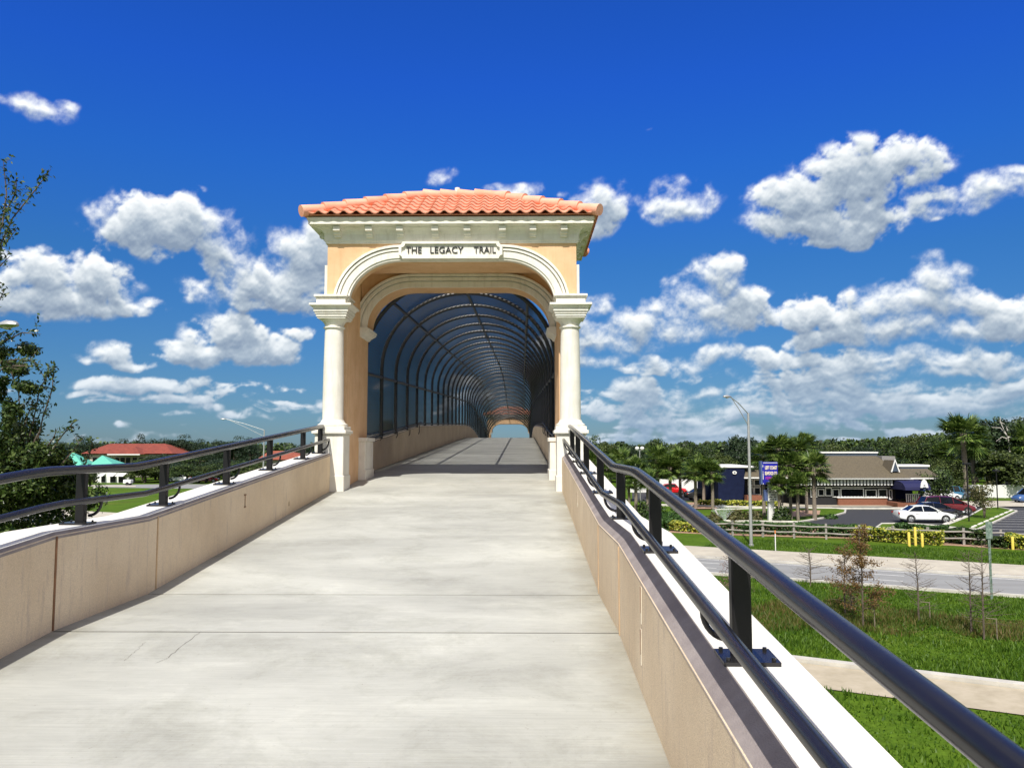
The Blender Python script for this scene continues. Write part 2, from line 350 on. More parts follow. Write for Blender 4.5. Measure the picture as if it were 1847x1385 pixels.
# control joints and little recessed slots in the stucco
M_SLOT = mat('slot_cream', (0.80,0.74,0.6), 0.8); M_RUST = mat('slot_rust', (0.30,0.15,0.07), 0.85, var=0.3)
M_JT = mat('caulk_cream', (0.62,0.43,0.25), 0.8)
for root, s, xi in ((WL,-1,XL),(WR,1,XR)):
    for y in (-1.6,)+((5.4, 6.9) if s < 0 else (5.35,6.8)):
        b = MB(); d = -s
        b.box(min(xi+d*0.001,xi+d*0.006), max(xi+d*0.001,xi+d*0.006), y-0.009, y+0.009, zd(y)+0.003, zw(y)-0.08 if s>0 else zw(y)-0.03)
        b.build('control_joint', M_JT if (s<0 and y>6) or s>0 else M_RUST, root)
def slot(root, s, xi, y, z0, z1, w=0.022):
    d = -s; b = MB()
    x0, x1 = sorted((xi+d*0.001, xi+d*0.005))
    b.add([(x0,y-w,z1),(x0,y+w,z1),(x0,y+w*0.7,z0),(x0,y-w*0.2,z0),(x1,y-w,z1),(x1,y+w,z1),(x1,y+w*0.7,z0),(x1,y-w*0.2,z0)],[(0,1,2,3),(7,6,5,4),(0,4,5,1),(1,5,6,2),(2,6,7,3),(3,7,4,0)])
    p = b.build('drain_slot', M_SLOT, root)
    b = MB(); x0, x1 = sorted((xi+d*0.0055, xi+d*0.008)); b.add([(x0,y-w,z1),(x0,y+w*0.4,z1),(x0,y-w*0.4,z0+(z1-z0)*0.3),(x1,y-w,z1),(x1,y+w*0.4,z1),(x1,y-w*0.4,z0+(z1-z0)*0.3)],[(0,1,2),(5,4,3),(0,3,4,1),(1,4,5,2),(2,5,3,0)])
    b.build('rust_stain', M_RUST, p)
def onwall(px, py, xi):      # survey: point of the wall face seen at that pixel
    d = ray(px, py); t = xi/d.x; p = EYE+d*t; return p
for (px, ya, yb2) in ((1157,1058,1124),(1157,1134,1198),(1042,888,914)):
    p = onwall(px, ya, XR); q = onwall(px, yb2, XR); slot(WR, 1, XR, p.y, q.z, p.z, 0.012 if px > 1100 else 0.03)
for (px, ya, yb2) in ((442,892,914),(597,833,846),(521,904,912)):
    p = onwall(px, ya, XL); q = onwall(px, yb2, XL)
    b = MB(); x0, x1 = XL+0.001, XL+0.005; w = 0.012; y = p.y
    b.box(x0,x1,y-w*0.5,y+w*0.5,q.z,p.z); 
    if px != 521: b.box(x0,x1+0.001,y-w*2.6,y+w*2.6,p.z-0.008,p.z+0.006); b.box(x0,x1+0.001,y-w*2.2,y+w*2.2,q.z-0.006,q.z+0.008)
    b.build('tie_bracket_mark', M_RUST, WL)

def ondeck(px, py):      # survey: point of the deck seen at that pixel
    d = ray(px, py); y = 4.0
    for _ in range(40): t = (zd(y)-EYE.z)/d.z; y = 0.5*y+0.5*d.y*t
    return EYE.x+d.x*t, d.y*t
mb = MB(); r_ = random.Random(12)
for a, c_, w_ in (((362,1139),(301,1187),0.0024),((301,1187),(282,1196),0.0013),((262,1158),(224,1192),0.0012)):
    x0, y0 = ondeck(*a); x1, y1 = ondeck(*c_); n = 14; P = []
    for i in range(n+1):
        t = i/n; P.append((x0+(x1-x0)*t+r_.uniform(-1,1)*0.007, y0+(y1-y0)*t+r_.uniform(-1,1)*0.007))
    for (xa,ya),(xb,yb_) in zip(P, P[1:]):
        q = w_*r_.uniform(0.4,1.2); dx, dy = (yb_-ya), -(xb-xa); l_ = math.hypot(dx,dy)+1e-9; dx *= q/l_; dy *= q/l_
        mb.add([(xa-dx,ya-dy,zd(ya)+0.0015),(xa+dx,ya+dy,zd(ya)+0.0015),(xb+dx,yb_+dy,zd(yb_)+0.0015),(xb-dx,yb_-dy,zd(yb_)+0.0015)],[(0,1,2,3)])
tag(mb.build('path_cracks', mat('crack_dark',(0.20,0.19,0.165),0.95)), kind='structure')
# ------------------------------------------------------------------ handrails
def handrail(s, posts, y0, y1, label, htop=1.05, hlow=0.83, bright=False):
    xi = XL if s < 0 else XR; xp = xi + s*0.155; xl = xi + s*0.03; xt = xi + s*0.128
    root = empty('handrail', (xp, (y0+y1)/2, zw((y0+y1)/2)), label, 'railing', 'black handrails along the ramp parapets')
    def kp(a, b, sh=0.0):
        ys = [a] + [k for k in (5.25,5.5,6.7,6.95) if a < k < b] + [b]; return sorted(ys)
    P = [(xt,y,zd(y)+htop) for y in kp(y0,y1)]
    MB().tube(P, 0.034, 20).build('top_rail', M_BLACK, root, smooth=True)
    P = [(xl,y,zd(y)+hlow) for y in kp(y0,y1+0.15)]
    MB().tube(P, 0.024, 16).build('lower_rail', M_BLACK, root, smooth=True)
    for y in posts:
        z0 = zw(y); sl = (zw(y+0.1)-zw(y-0.1))/0.2
        b = MB(); b.bbox(xp-0.035, xp+0.035, y-0.025, y+0.025, z0-0.01, zd(y)+htop-0.02, 0.006)
        b.build('post', M_POST, root)
        b = MB(); b.obox((xp+s*0.02, y, z0+0.008), (0.20,0.15,0.014), 0, math.atan(sl)); 
        for dx in (-0.08,0.08):
            for dy in (-0.055,0.055): b.tube([(xp+s*0.02+dx,y+dy,z0+0.012+sl*dy),(xp+s*0.02+dx,y+dy,z0+0.026+sl*dy)],0.008,6)
        b.build('base_plate', M_BLACK, root)
        b = MB(); za = z0+0.06; zb_ = zd(y)+hlow-0.02; yy = y+0.05
        pts = []
        for k in range(9):
            th = PI/2*k/8; pts.append((xp-s*0.03 - s*(abs(xp-xl)-0.03+0.0)*math.sin(th), yy, za + (zb_-za)*(1-math.cos(th))))
        b.tube(pts, 0.011, 8); b.build('curved_bracket', M_BLACK, root, smooth=True)
    return root
handrail(1, [-2.4,-0.6,1.15,2.97,4.83,6.5,8.2,10.0,11.5,12.8], -3.2, 12.95, 'black two-rail pipe handrail on the right parapet, nearest the camera')
handrail(-1, [-3.0,-1.4,0.2,1.7,3.1,4.6,5.97,7.34,8.89,10.4,11.97,12.98], -3.8, 13.0, 'black two-rail pipe handrail on the left parapet')
def inner_rail(s, y0, y1, label):
    xi = XL if s < 0 else XR; x = xi - s*0.03
    root = empty('tunnel_handrail', (x, y0, zw(y0)), label, 'railing', 'handrails inside the tunnel')
    ys = [y0, 18, 20, 22, y1]
    MB().tube([(x,y,max(zw(y)+0.09,zd(y)+0.76)) for y in ys], 0.024, 12).build('rail', M_BLACK, root, smooth=True)
    for y in (y0+0.4, 17.6, 19.8, 22, 24.0):
        MB().tube([(x,y,max(zw(y)+0.09,zd(y)+0.76)),(x,y,zd(y)+0.66),(xi+s*0.02,y,zd(y)+0.58)],0.011,8).build('bracket', M_BLACK, root, smooth=True)
inner_rail(-1, 15.4, 24.4, 'short black handrail on the left parapet inside the tunnel mouth')
inner_rail(1, 15.4, 24.4, 'short black handrail on the right parapet inside the tunnel mouth')

# ------------------------------------------------------------------ gate pavilion
def archpath(hw, z0, z1, r, cx, n=14, off=0.0, zbot=None):
    """left foot -> over the flat crown -> right foot; off grows outward"""
    P = [(cx-hw-off, z0 if zbot is None else zbot)]
    ry = z1-z0 if r[1] is None else r[1]; rx = r[0]
    for k in range(n+1):
        th = PI - PI/2*k/n; P.append((cx-hw+rx + (rx+off)*math.cos(th), z1-ry + (ry+off)*math.sin(th)))
    for k in range(n+1):
        th = PI/2 - PI/2*k/n; P.append((cx+hw-rx + (rx+off)*math.cos(th), z1-ry + (ry+off)*math.sin(th)))
    P.append((cx+hw+off, z0 if zbot is None else zbot)); return P
CX = -1.18; E = EYE.z
def make_gate():
    root = empty('gate_pavilion', (CX, 14.3, zd(14.3)), 'peach gate pavilion with white columns and terracotta hip roof at the near tunnel mouth', 'gate', 'tiled gate pavilions of the tunnel')
    zt = E+3.385; zs = E+2.36; zc = E+3.12; YF = 13.15; HW = 2.07
    # upper front wall with basket arch opening
    def portal(y0, y1, hw, zsp, zcr, r, zb_out, m, name):
        A = archpath(hw, zsp, zcr, r, CX)
        poly_out = [(CX-HW,zsp if zb_out is None else zb_out),(CX-HW,zt),(CX+HW,zt),(CX+HW,zsp if zb_out is None else zb_out)]
        b = MB(); n = len(A)
        O = []
        for (x,z) in A:       # outer ring points matched one to one, square outline
            O.append(None)
        L = []
        for i,(x,z) in enumerate(A):
            if i == 0: L.append((CX-HW, z))
            elif i == n-1: L.append((CX+HW, z))
            elif i < n/2:
                t = (i-1)/(n/2-2); 
                L.append((CX-HW, zsp+(zt-zsp)*min(1,t*1.6)) if t*1.6 < 1 else (CX-HW+(HW)*min(1,(t*1.6-1)/0.6), zt))
            else:
                t = (n-2-i)/(n/2-2)
                L.append((CX+HW, zsp+(zt-zsp)*min(1,t*1.6)) if t*1.6 < 1 else (CX+HW-(HW)*min(1,(t*1.6-1)/0.6), zt))
        # make sure the two corners are covered
        b.band(A, L, y0, y1)
        for sx in (-1,1):
            k = [i for i in range(n) if (L[i][0]-CX)*sx >= HW-1e-6]
            i1 = k[-1] if sx < 0 else k[0]; i2 = i1+1 if sx < 0 else i1-1
            b.prism_y([L[i1],(CX+sx*HW,zt),L[i2]], y0, y1)
        return b.build(name, m, root)
    portal(YF, 13.55, 1.74, zs, zc, (0.88, 0.76), None, M_PEACH, 'front_wall')
    RS = E+2.18; RC = E+2.95
    # side walls, rear portal
    for sx in (-1,1):
        xa, xb = sorted((CX+sx*1.79, CX+sx*HW))
        MB().box(xa, xb, 13.5, 15.3, zd(14)-0.5, zs-0.002).build('side_wall', M_PEACHD if False else M_PEACH, root)
        MB().box(xa, xb, 13.552, 14.598, zs, zt).build('upper_side_wall', M_PEACH, root)
        # white trim on the outer side face
        x0, x1 = sorted((CX+sx*(HW+0.002), CX+sx*(HW+0.05)))
        MB().box(x0, x1, 13.18, 13.42, zs+0.15, E+3.02).build('side_trim', M_WHITE, root)
        MB().box(x0, x1, 15.02, 15.26, zs+0.15, E+3.02).build('side_trim', M_WHITE, root)
    portal(14.6, 15.3, 1.70, RS, RC, (0.86, 0.77), None, M_PEACH, 'rear_wall')
    for sx in (-1,1):
        xa, xb = sorted((CX+sx*1.791, CX+sx*(HW-0.002))); 
    MB().box(CX-1.79, CX+1.79, 13.55, 14.6, E+3.17, E+3.3).build('ceiling', M_PEACH, root)
    # front archivolt: stepped mouldings
    def arch_mould(hw, zsp, zcr, r, y, steps, name, zb=None):
        b = MB()
        for a, c, d in steps:
            b.band(archpath(hw, zsp, zcr, r, CX, off=a, zbot=zb), archpath(hw, zsp, zcr, r, CX, off=c, zbot=zb), y-d, y-0.0005)
        return b.build(name, M_WHITE, root)
    arch_mould(1.74, zs, zc, (0.88,0.76), YF, ((0.0,0.10,0.05),(0.10,0.12,0.025),(0.12,0.16,0.065),(0.16,0.175,0.03),(0.175,0.215,0.085)), 'archivolt', E+2.49)
    b = MB(); b.band(archpath(1.74, zs, zc, (0.88,0.76), CX, off=-0.035), archpath(1.74, zs, zc, (0.88,0.76), CX, off=0.0), YF-0.03, YF+0.10)
    b.build('arch_soffit_trim', M_WHITE, root)
    arch_mould(1.70, RS, RC, (0.86,0.77), 14.6, ((-0.03,0.07,0.05),(0.07,0.09,0.02),(0.09,0.15,0.075),(0.15,0.165,0.04),(0.165,0.21,0.10)), 'rear_archivolt')
    # impost blocks, columns and pedestals
    for sx in (-1,1):
        cx = CX+sx*1.965
        b = MB()
        b.bbox(cx-0.24, cx+0.24, 12.99, 13.56, E+2.345, E+2.43, 0.004); b.bbox(cx-0.25, cx+0.25, 12.98, 13.57, E+2.432, E+2.455, 0.004); b.bbox(cx-0.275, cx+0.275, 12.955, 13.60, E+2.457, E+2.49, 0.006)
        b.build('impost', M_WHITE, root)
        col = MB(); zb = E+0.43
        sh = [(0.175,zb)]+[(0.172-0.020*(t/10)**1.7, zb+0.02+(E+1.955-zb-0.02)*t/10) for t in range(11)]
        col.lathe(sh, cx, 13.27, 40); co = col.build('column', M_WHITE, root, smooth=True)
        b = MB(); b.lathe([(0.15,E+1.94),(0.152,E+1.955),(0.178,E+1.965),(0.178,E+1.985),(0.155,E+1.99),(0.157,E+2.02),(0.17,E+2.05),(0.20,E+2.085),(0.235,E+2.11)], cx, 13.27, 36)
        for a, z0, z1 in ((0.235,2.11,2.135),(0.25,2.137,2.175),(0.265,2.177,2.20),(0.275,2.202,2.215),(0.285,2.217,2.26)): b.bbox(cx-a, cx+a, 13.27-a, 13.27+a, E+z0, E+z1, 0.004)
        prof = [(0.285,2.26),(0.295,2.28),(0.315,2.30),(0.335,2.31)]
        b.ring(cx, cx, 13.27, 13.27, [(a,E+z) for a,z in prof]); b.bbox(cx-0.345, cx+0.345, 13.27-0.345, 13.27+0.345, E+2.31, E+2.343, 0.004)
        b.build('capital', M_WHITE, co, smooth=True)
        b = MB(); b.lathe([(0.235,E+0.335),(0.245,E+0.345),(0.245,E+0.37),(0.215,E+0.385),(0.20,E+0.40),(0.178,E+0.445)], cx, 13.27, 40); b.bbox(cx-0.25, cx+0.25, 13.02, 13.52, E+0.275, E+0.336, 0.006)
        b.build('column_base', M_WHITE, co, smooth=True)
        b = MB(); b.bbox(cx-0.235, cx+0.235, 13.035, 13.505, zd(13.2)-0.4, E+0.195, 0.01)
        b.bbox(cx-0.255, cx+0.255, 13.015, 13.525, E+0.197, E+0.22, 0.006); b.bbox(cx-0.28, cx+0.28, 12.99, 13.55, E+0.222, E+0.273, 0.008)
        b.bbox(cx-0.25, cx+0.25, 13.02, 13.52, zd(13.2)-0.4, zd(13.2)+0.24, 0.008)
        b.build('pedestal', M_WHITE, root)
        # rear pilaster foot and corbel bracket
        x = CX+sx*1.79
        b = MB(); x0, x1 = sorted((x-sx*0.12, x+sx*0.03))
        b.bbox(x0, x1, 14.55, 15.32, zd(14.6)-0.2, E+0.10, 0.006); x0, x1 = sorted((x-sx*0.15, x+sx*0.03)); b.bbox(x0, x1, 14.53, 15.34, E+0.102, E+0.17, 0.006)
        x0, x1 = sorted((x-sx*0.14, x+sx*0.03)); b.bbox(x0, x1, 14.535, 15.335, zd(14.6)-0.2, zd(14.6)+0.18, 0.006)
        b.build('rear_pedestal', M_WHITE, root)
        b = MB(); s_ = -sx
        poly = [(x-s_*0.02,E+2.0),(x+s_*0.03,E+2.01),(x+s_*0.06,E+2.05),(x+s_*0.15,E+2.10),(x+s_*0.17,E+2.16),(x+s_*0.13,E+2.17),(x+s_*0.13,E+2.179),(x-s_*0.02,E+2.179)]
        b.prism_y(poly, 14.50, 15.3); b.build('rear_impost', M_WHITE, root)
    # frieze + cove soffit
    Y0, Y1 = YF, 15.3; X0, X1 = CX-HW, CX+HW
    prof = [(0.0,3.37),(0.03,3.37),(0.03,3.40),(0.045,3.41),(0.048,3.52),(0.07,3.565),(0.10,3.595),(0.15,3.612),(0.155,3.625),(0.235,3.635),(0.235,3.645),(0.0,3.70)]
    b = MB(); b.ring(X0, X1, Y0, Y1, [(o,E+z) for o,z in prof]); b.build('frieze', M_WHITE, root)
    b = MB(); b.ring(X0, X1, Y0, Y1, [(0.20,E+3.64),(0.265,E+3.64),(0.265,E+3.70),(0.28,E+3.705),(0.28,E+3.75),(0.20,E+3.75)]); b.build('fascia', M_WHITE, root)
    cp = [(o,z) for o,z in ((0.04,3.465),(0.10,3.462),(0.105,3.49),(0.135,3.50),(0.14,3.54),(0.205,3.55),(0.21,3.622),(0.04,3.618))]
    for px in (601,660,717,782,841,906,962,1019):
        x = (px-943)/FPX*13.0
        b = MB(); b.prism_x([(Y0-o,E+z) for o,z in cp], x-0.055, x+0.055); b.build('corbel', M_WHITE, root)
    for sx in (-1,1):
        for y in (13.45,14.0,14.5,15.0):
            b = MB(); xx = CX+sx*HW; poly = [(xx+sx*o,E+z) for o,z in cp]; b.prism_y(poly, y-0.05, y+0.05); b.build('corbel', M_WHITE, root)
    # sign plaque with notched corners
    sxc = (811.5-943)/FPX*13.1; hw, zl, zh, r = 0.855, E+3.09, E+3.375, 0.06
    def plq(hw, zl, zh, r):
        P = []
        for cx_, cz_, a0 in ((sxc-hw,zl,0),(sxc-hw,zh,-90),(sxc+hw,zh,180),(sxc+hw,zl,90)):
            for k in range(5): th = math.radians(a0+90*k/4); P.append((cx_+r*math.cos(th), cz_+r*math.sin(th)))
        return P
    b = MB(); b.prism_y(plq(hw,zl,zh,r), YF-0.10, YF-0.001); pl = b.build('sign_plaque', M_WHITE, root)
    pin, pout = plq(hw-0.045,zl+0.038,zh-0.038,r*1.0), plq(hw,zl,zh,r)
    b = MB(); b.band(pin+[pin[0]], pout+[pout[0]], YF-0.145, YF-0.1005); b.build('raised_border', M_WHITE, pl)
    for w, x0, x1 in (('THE',728,757),('LEGACY',773,834),('TRAIL',853,894)):
        xa, xb = [(q-943)/FPX*13.0 for q in (x0,x1)]
        o = lettering('lettering', w, 0.158, ((xa+xb)/2, YF-0.113, E+3.232), M_BLACKM, pl, extrude=0.006, bold=0.0005)
        w_ = max(v.co.x for v in o.data.vertices)-min(v.co.x for v in o.data.vertices); cxx = (max(v.co.x for v in o.data.vertices)+min(v.co.x for v in o.data.vertices))/2
        k = (xb-xa)/w_; tx = (xa+xb)/2 - wloc(pl).x
        for v in o.data.vertices: v.co.x = tx + (v.co.x-cxx)*k
    # tiled hip roof
    ev = 0.33; ze = E+3.775; za = E+4.50; x0, x1, y0, y1 = X0-ev, X1+ev, Y0-ev, Y1+ev; yr = (y0+y1)/2; rh = 0.62
    A = Vector((CX-rh, yr, za)); B = Vector((CX+rh, yr, za)); c = [Vector(p) for p in ((x0,y0,ze),(x1,y0,ze),(x1,y1,ze),(x0,y1,ze))]
    b = MB(); b.add([c[0],c[1],c[2],c[3],A,B],[(0,1,5,4),(1,2,5),(2,3,4,5),(3,0,4),(0,3,2,1)]); roof = b.build('roof', M_TILE, root)
    def slope(P, Q, R, S, rows):   # eave P->Q, top S->R (S above P)
        e = (Q-P); Ln = e.length; e.normalize(); nrm = e.cross(((S+R)/2-(P+Q)/2)).normalized()
        if nrm.z < 0: nrm = -nrm
        up = nrm.cross(e); 
        if up.z < 0: up = -up
        Hh = ((R+S)/2-(P+Q)/2).dot(up); ul = (S-P).dot(e); ur = Ln-(R-P).dot(e)
        b = MB(); pitch = 0.205; per = 8; nc = int(Ln/pitch)+1
        for r in range(rows):
            v0, v1 = Hh*r/rows - (0.02 if r == 0 else 0), Hh*(r+1)/rows+0.03
            lo = max(0, v0)/Hh*ul - 0.02; hi = Ln-max(0, v0)/Hh*ur + 0.02
            lo2 = min(Hh,v1)/Hh*ul - 0.02; hi2 = Ln-min(Hh,v1)/Hh*ur+0.02
            us = [pitch*(i/per) + 0.03*r for i in range(-per*2, nc*per+per)]
            rows_v = []; prev = None
            for u in us:
                ua = min(max(u, lo), hi); ub = min(max(u, lo2), hi2)
                w = math.sin(2*PI*u/pitch); hgt = 0.034*(w if w > 0 else w*0.55) + 0.02
                lift = 0.028
                p1 = P + e*ua + up*v0 + nrm*(hgt+lift); p0 = P + e*ua + up*v0 + nrm*(hgt+lift-0.018); p2 = P + e*ub + up*v1 + nrm*(hgt+0.002)
                i0 = len(b.v); b.v += [tuple(p0), tuple(p1), tuple(p2)]
                if prev is not None and (ua-pu > 1e-5 or ub-pb > 1e-5):
                    b.f += [(prev, i0, i0+1, prev+1), (prev+1, i0+1, i0+2, prev+2)]; b.m += [0,0]
                prev = i0; pu = ua; pb = ub
        return b.build('tile_field', M_TILE, roof, recalc=False, smooth=True)
    slope(c[0], c[1], B, A, 6); slope(c[1], c[2], B, B, 6); slope(c[2], c[3], A, B, 6); slope(c[3], c[0], A, A, 6)
    def caps(P, Q, n):
        b = MB()
        for i in range(n):
            a = P+(Q-P)*(i/n); z_ = P+(Q-P)*((i+1.12)/n); a = a+Vector((0,0,0.055)); z_ = z_+Vector((0,0,0.035))
            b.tube([a, a+(z_-a)*0.5, z_], [0.098,0.088,0.078], 14)
        return b.build('ridge_tiles', M_TILEH, roof, smooth=True)
    d = 0.03
    caps(c[0]+Vector((-d,-d,0)), A, 6); caps(c[1]+Vector((d,-d,0)), B, 6); caps(c[2]+Vector((d,d,0)), B, 6); caps(c[3]+Vector((-d,d,0)), A, 6); caps(A, B, 4)
    b = MB(); b.lathe([(0.05,za+0.1),(0.045,za+0.17),(0.0,za+0.18)], CX, yr, 12); b.build('roof_finial', M_WHITE, roof)
    return root
gate = make_gate()
g2 = copy_tree(gate); g2.location = (CX+0.02, 76.2, zd(75.5)-0.0)
g2['label'] = 'far gate pavilion with terracotta roof seen through the far end of the tunnel'
g2.rotation_euler = (0,0,PI)
# bring it back over the deck axis after turning
g2.location.x = CX

# ------------------------------------------------------------------ mesh tunnel
CT = -1.22; HT = 1.86
def ribpath(y, hw=HT, grow=0.0, n=26):
    z = zd(y); zs = z+2.18; zw_ = zw(y)-0.01
    P = [(CT-hw-grow, y, zw_)]
    P += [(CT-hw-grow, y, zw_+(zs-zw_)*k/3) for k in (1,2)]
    for k in range(n+1):
        th = PI-PI*k/n; P.append((CT+(hw+grow)*math.cos(th), y, zs+(1.66+grow)*math.sin(th)))
    P += [(CT+hw+grow, y, zw_+(zs-zw_)*k/3) for k in (2,1,0)]
    return P
def make_tunnel():
    root = empty('mesh_tunnel', (CT, 15.4, zd(15.4)), 'long arched tunnel of black hoops and chain-link mesh over the bridge', 'tunnel')
    y = 15.5; ys = []
    while y < 73.9: ys.append(y); y += 1.95
    for y in ys: MB().tube(ribpath(y), 0.042, 8).build('hoop', M_BLACKM, root, smooth=True)
    sam = [15.5+0.975*i for i in range(61)]
    for (th, name) in ((90,'ridge_purlin'),(135,'shoulder_purlin'),(45,'shoulder_purlin'),(180,'side_purlin'),(0,'side_purlin')):
        t = math.radians(th); P = []
        for y in sam: P.append((CT+(HT+0.0)*math.cos(t), y, zd(y)+(2.18+1.66*math.sin(t) if th not in (0,180) else 1.98)))
        MB().tube(P, 0.035, 8).build(name, M_BLACKM, root, smooth=True)
    for s in (-1,1):
        MB().tube([(CT+s*HT, y, zw(y)+0.05) for y in sam], 0.024, 8).build('bottom_rail', M_BLACKM, root, smooth=True)
    # chain link: layered woven sheets
    m, nt, b = nodes('chain_link'); N = nt.nodes; L = nt.links; b.inputs['Base Color'].default_value = (0.010,0.010,0.013,1); b.inputs['Roughness'].default_value = 0.35
    uv = N.new('ShaderNodeUVMap'); sp = N.new('ShaderNodeSeparateXYZ'); L.new(uv.outputs[0], sp.inputs[0])
    def fam(sign):
        a = N.new('ShaderNodeMath'); a.operation = 'ADD' if sign > 0 else 'SUBTRACT'; L.new(sp.outputs[0], a.inputs[0]); L.new(sp.outputs[1], a.inputs[1])
        f = N.new('ShaderNodeMath'); f.operation = 'PINGPONG'; f.inputs[1].default_value = 0.5; L.new(a.outputs[0], f.inputs[0])
        g = N.new('ShaderNodeMath'); g.operation = 'LESS_THAN'; g.inputs[1].default_value = 0.090; L.new(f.outputs[0], g.inputs[0]); return g
    a, c = fam(1), fam(-1); mx = N.new('ShaderNodeMath'); mx.operation = 'MAXIMUM'; L.new(a.outputs[0], mx.inputs[0]); L.new(c.outputs[0], mx.inputs[1])
    tr = N.new('ShaderNodeBsdfTransparent'); ms = N.new('ShaderNodeMixShader'); L.new(mx.outputs[0], ms.inputs[0]); L.new(tr.outputs[0], ms.inputs[1]); L.new(b.outputs[0], ms.inputs[2]); L.new(ms.outputs[0], N['Material Output'].inputs[0])
    vs = []; fs = []; uvs = []
    S = 0.105
    for layer, g in enumerate((0.044, 0.048, 0.052, 0.056)):
        base = len(vs); rows = [ribpath(y, grow=g) for y in sam]; n = len(rows[0])
        arc = [0.0]
        for i in range(1, n): arc.append(arc[-1]+(Vector(rows[0][i])-Vector(rows[0][i-1])).length)
        for r in rows: vs += r
        for i in range(len(rows)-1):
            for k in range(n-1):
                q = base+i*n+k; fs.append((q,q+1,q+n+1,q+n)); 
                for (ii,kk) in ((i,k),(i,k+1),(i+1,k+1),(i+1,k)): uvs += [arc[kk]/S, sam[ii]/S]
    off = wloc(root); me = bpy.data.meshes.new('chain_link_mesh'); me.from_pydata([(x-off.x,y-off.y,z-off.z) for x,y,z in vs], [], fs)
    ul = me.uv_layers.new(name='UVMap'); ul.data.foreach_set('uv', uvs); me.materials.append(m); me.polygons.foreach_set('use_smooth',[True]*len(fs))
    link('chain_link_mesh', me, root)
make_tunnel()
g2.location.y = 75.0; g2.location.z = zd(75.0)
# ------------------------------------------------------------------ camera, sun, sky
sc = bpy.context.scene
cam = bpy.data.cameras.new('camera'); cam.sensor_width = 36; cam.lens = 36*FPX/W0; cam.clip_start = 0.05; cam.clip_end = 6000
co = bpy.data.objects.new('camera', cam); C.objects.link(co); co.location = EYE; co.rotation_euler = (PI/2+PIT, 0, YAW); sc.camera = co
TO_SUN = Vector((-0.16,-0.82,1.0)).normalized()
sl = bpy.data.lights.new('sun','SUN'); sl.energy = 4.6; sl.angle = math.radians(0.53); sl.color = (1.0,0.955,0.88)
so = bpy.data.objects.new('sun', sl); C.objects.link(so); so.rotation_euler = TO_SUN.to_track_quat('Z','Y').to_euler(); so.location = (0,0,60)
sc.view_settings.view_transform = 'Standard'; sc.view_settings.look = 'None'; sc.view_settings.exposure = 0.3; sc.view_settings.gamma = 1.0
sc.cycles.use_denoising = True; sc.cycles.max_bounces = 7; sc.cycles.diffuse_bounces = 4; sc.cycles.glossy_bounces = 3; sc.cycles.transparent_max_bounces = 24; sc.cycles.transmission_bounces = 3
sc.cycles.use_adaptive_sampling = True; sc.cycles.adaptive_threshold = 0.012; sc.cycles.caustics_reflective = False; sc.cycles.caustics_refractive = False

w = bpy.data.worlds.new('World'); sc.world = w; w.use_nodes = True; nt = w.node_tree; N = nt.nodes; L = nt.links
w.cycles.sampling_method = 'MANUAL'; w.cycles.sample_map_resolution = 512
def azel(px, py):
    d = ray(px, py).normalized(); return math.atan2(d.x, d.y), math.asin(d.z)
CL = [ # (px, py, rx, ry, weight) cumulus heads, surveyed directions
 (250,415,80,45,.9),(320,420,95,52,1),(390,445,55,35,.8),(215,425,50,30,.7),(430,435,25,25,.5),
 (55,500,75,48,.85),(175,515,70,42,1),(110,550,90,35,.9),(10,470,60,40,.5),(20,560,80,40,.7),
 (265,557,50,22,.8),(295,553,30,16,.7),
 (545,455,55,42,1),(560,430,35,30,1),(480,500,80,42,1),(420,525,70,32,.8),(390,530,45,25,.7),(530,530,80,45,.9),(470,560,90,28,.6),
 (415,615,50,38,1),(380,650,75,25,1),(330,655,60,18,.8),(450,650,40,22,.8),(515,648,38,26,1),(545,610,50,22,.5),
 (205,645,45,22,.85),(235,665,35,15,.7),(150,655,50,14,.4),
 (215,700,55,13,.9),(290,708,80,14,.85),(360,700,30,13,.7),(150,715,50,10,.6),(500,711,30,13,.7),(370,745,50,14,.65),(440,758,60,12,.5),(330,755,60,9,.45),
 (1222,368,58,38,1.05),(1250,385,40,25,.9),(1190,360,30,25,.8),
 (1085,380,45,48,1),(810,325,26,20,.9),(935,345,70,14,.7),(1010,350,50,14,.6),
 (1470,350,95,42,.95),(1560,310,110,50,1),(1640,290,50,32,.85),(1500,400,110,40,.9),(1580,415,80,35,.7),(1400,350,45,28,.7),(1540,430,110,22,.6),
 (1760,360,90,32,.75),(1830,340,60,40,.6),(1700,390,80,28,.6),(1845,310,40,20,.5),
 (1310,515,48,40,1.1),(1345,540,40,40,1),(1250,545,55,38,1),(1190,560,60,30,.9),(1290,570,90,40,1),(1140,590,110,42,1),(1070,560,60,40,.8),(1080,620,110,32,.8),(1200,600,120,26,.85),
 (1700,530,45,38,1.1),(1655,550,55,38,1.1),(1735,555,50,32,1),(1590,560,60,35,1),(1520,575,50,28,.9),(1465,568,42,26,1),(1600,600,150,28,.9),(1800,580,60,34,1),(1840,590,60,34,.9),(1740,600,120,26,.9),
 (1285,637,32,20,.95),(1255,655,50,18,.8),(1150,697,38,22,.95),(1070,735,30,22,.7),(1100,745,40,12,.6),(1070,655,60,18,.7),
 (1380,650,45,22,.95),(1450,650,60,20,.85),(1530,655,70,22,.9),(1620,650,60,16,.8),(1760,650,50,30,.9),(1820,665,70,22,.85),(1700,665,70,16,.8),(1330,700,40,12,.7),(1270,700,28,13,.7),(1470,705,30,12,.6),(1240,735,90,10,.6),(1370,738,100,10,.6),(1790,710,70,22,.9),(1600,690,110,14,.7),(1500,735,120,12,.6),(1680,735,120,14,.65),
 (40,192,55,20,.75),(95,186,22,14,.6),
]

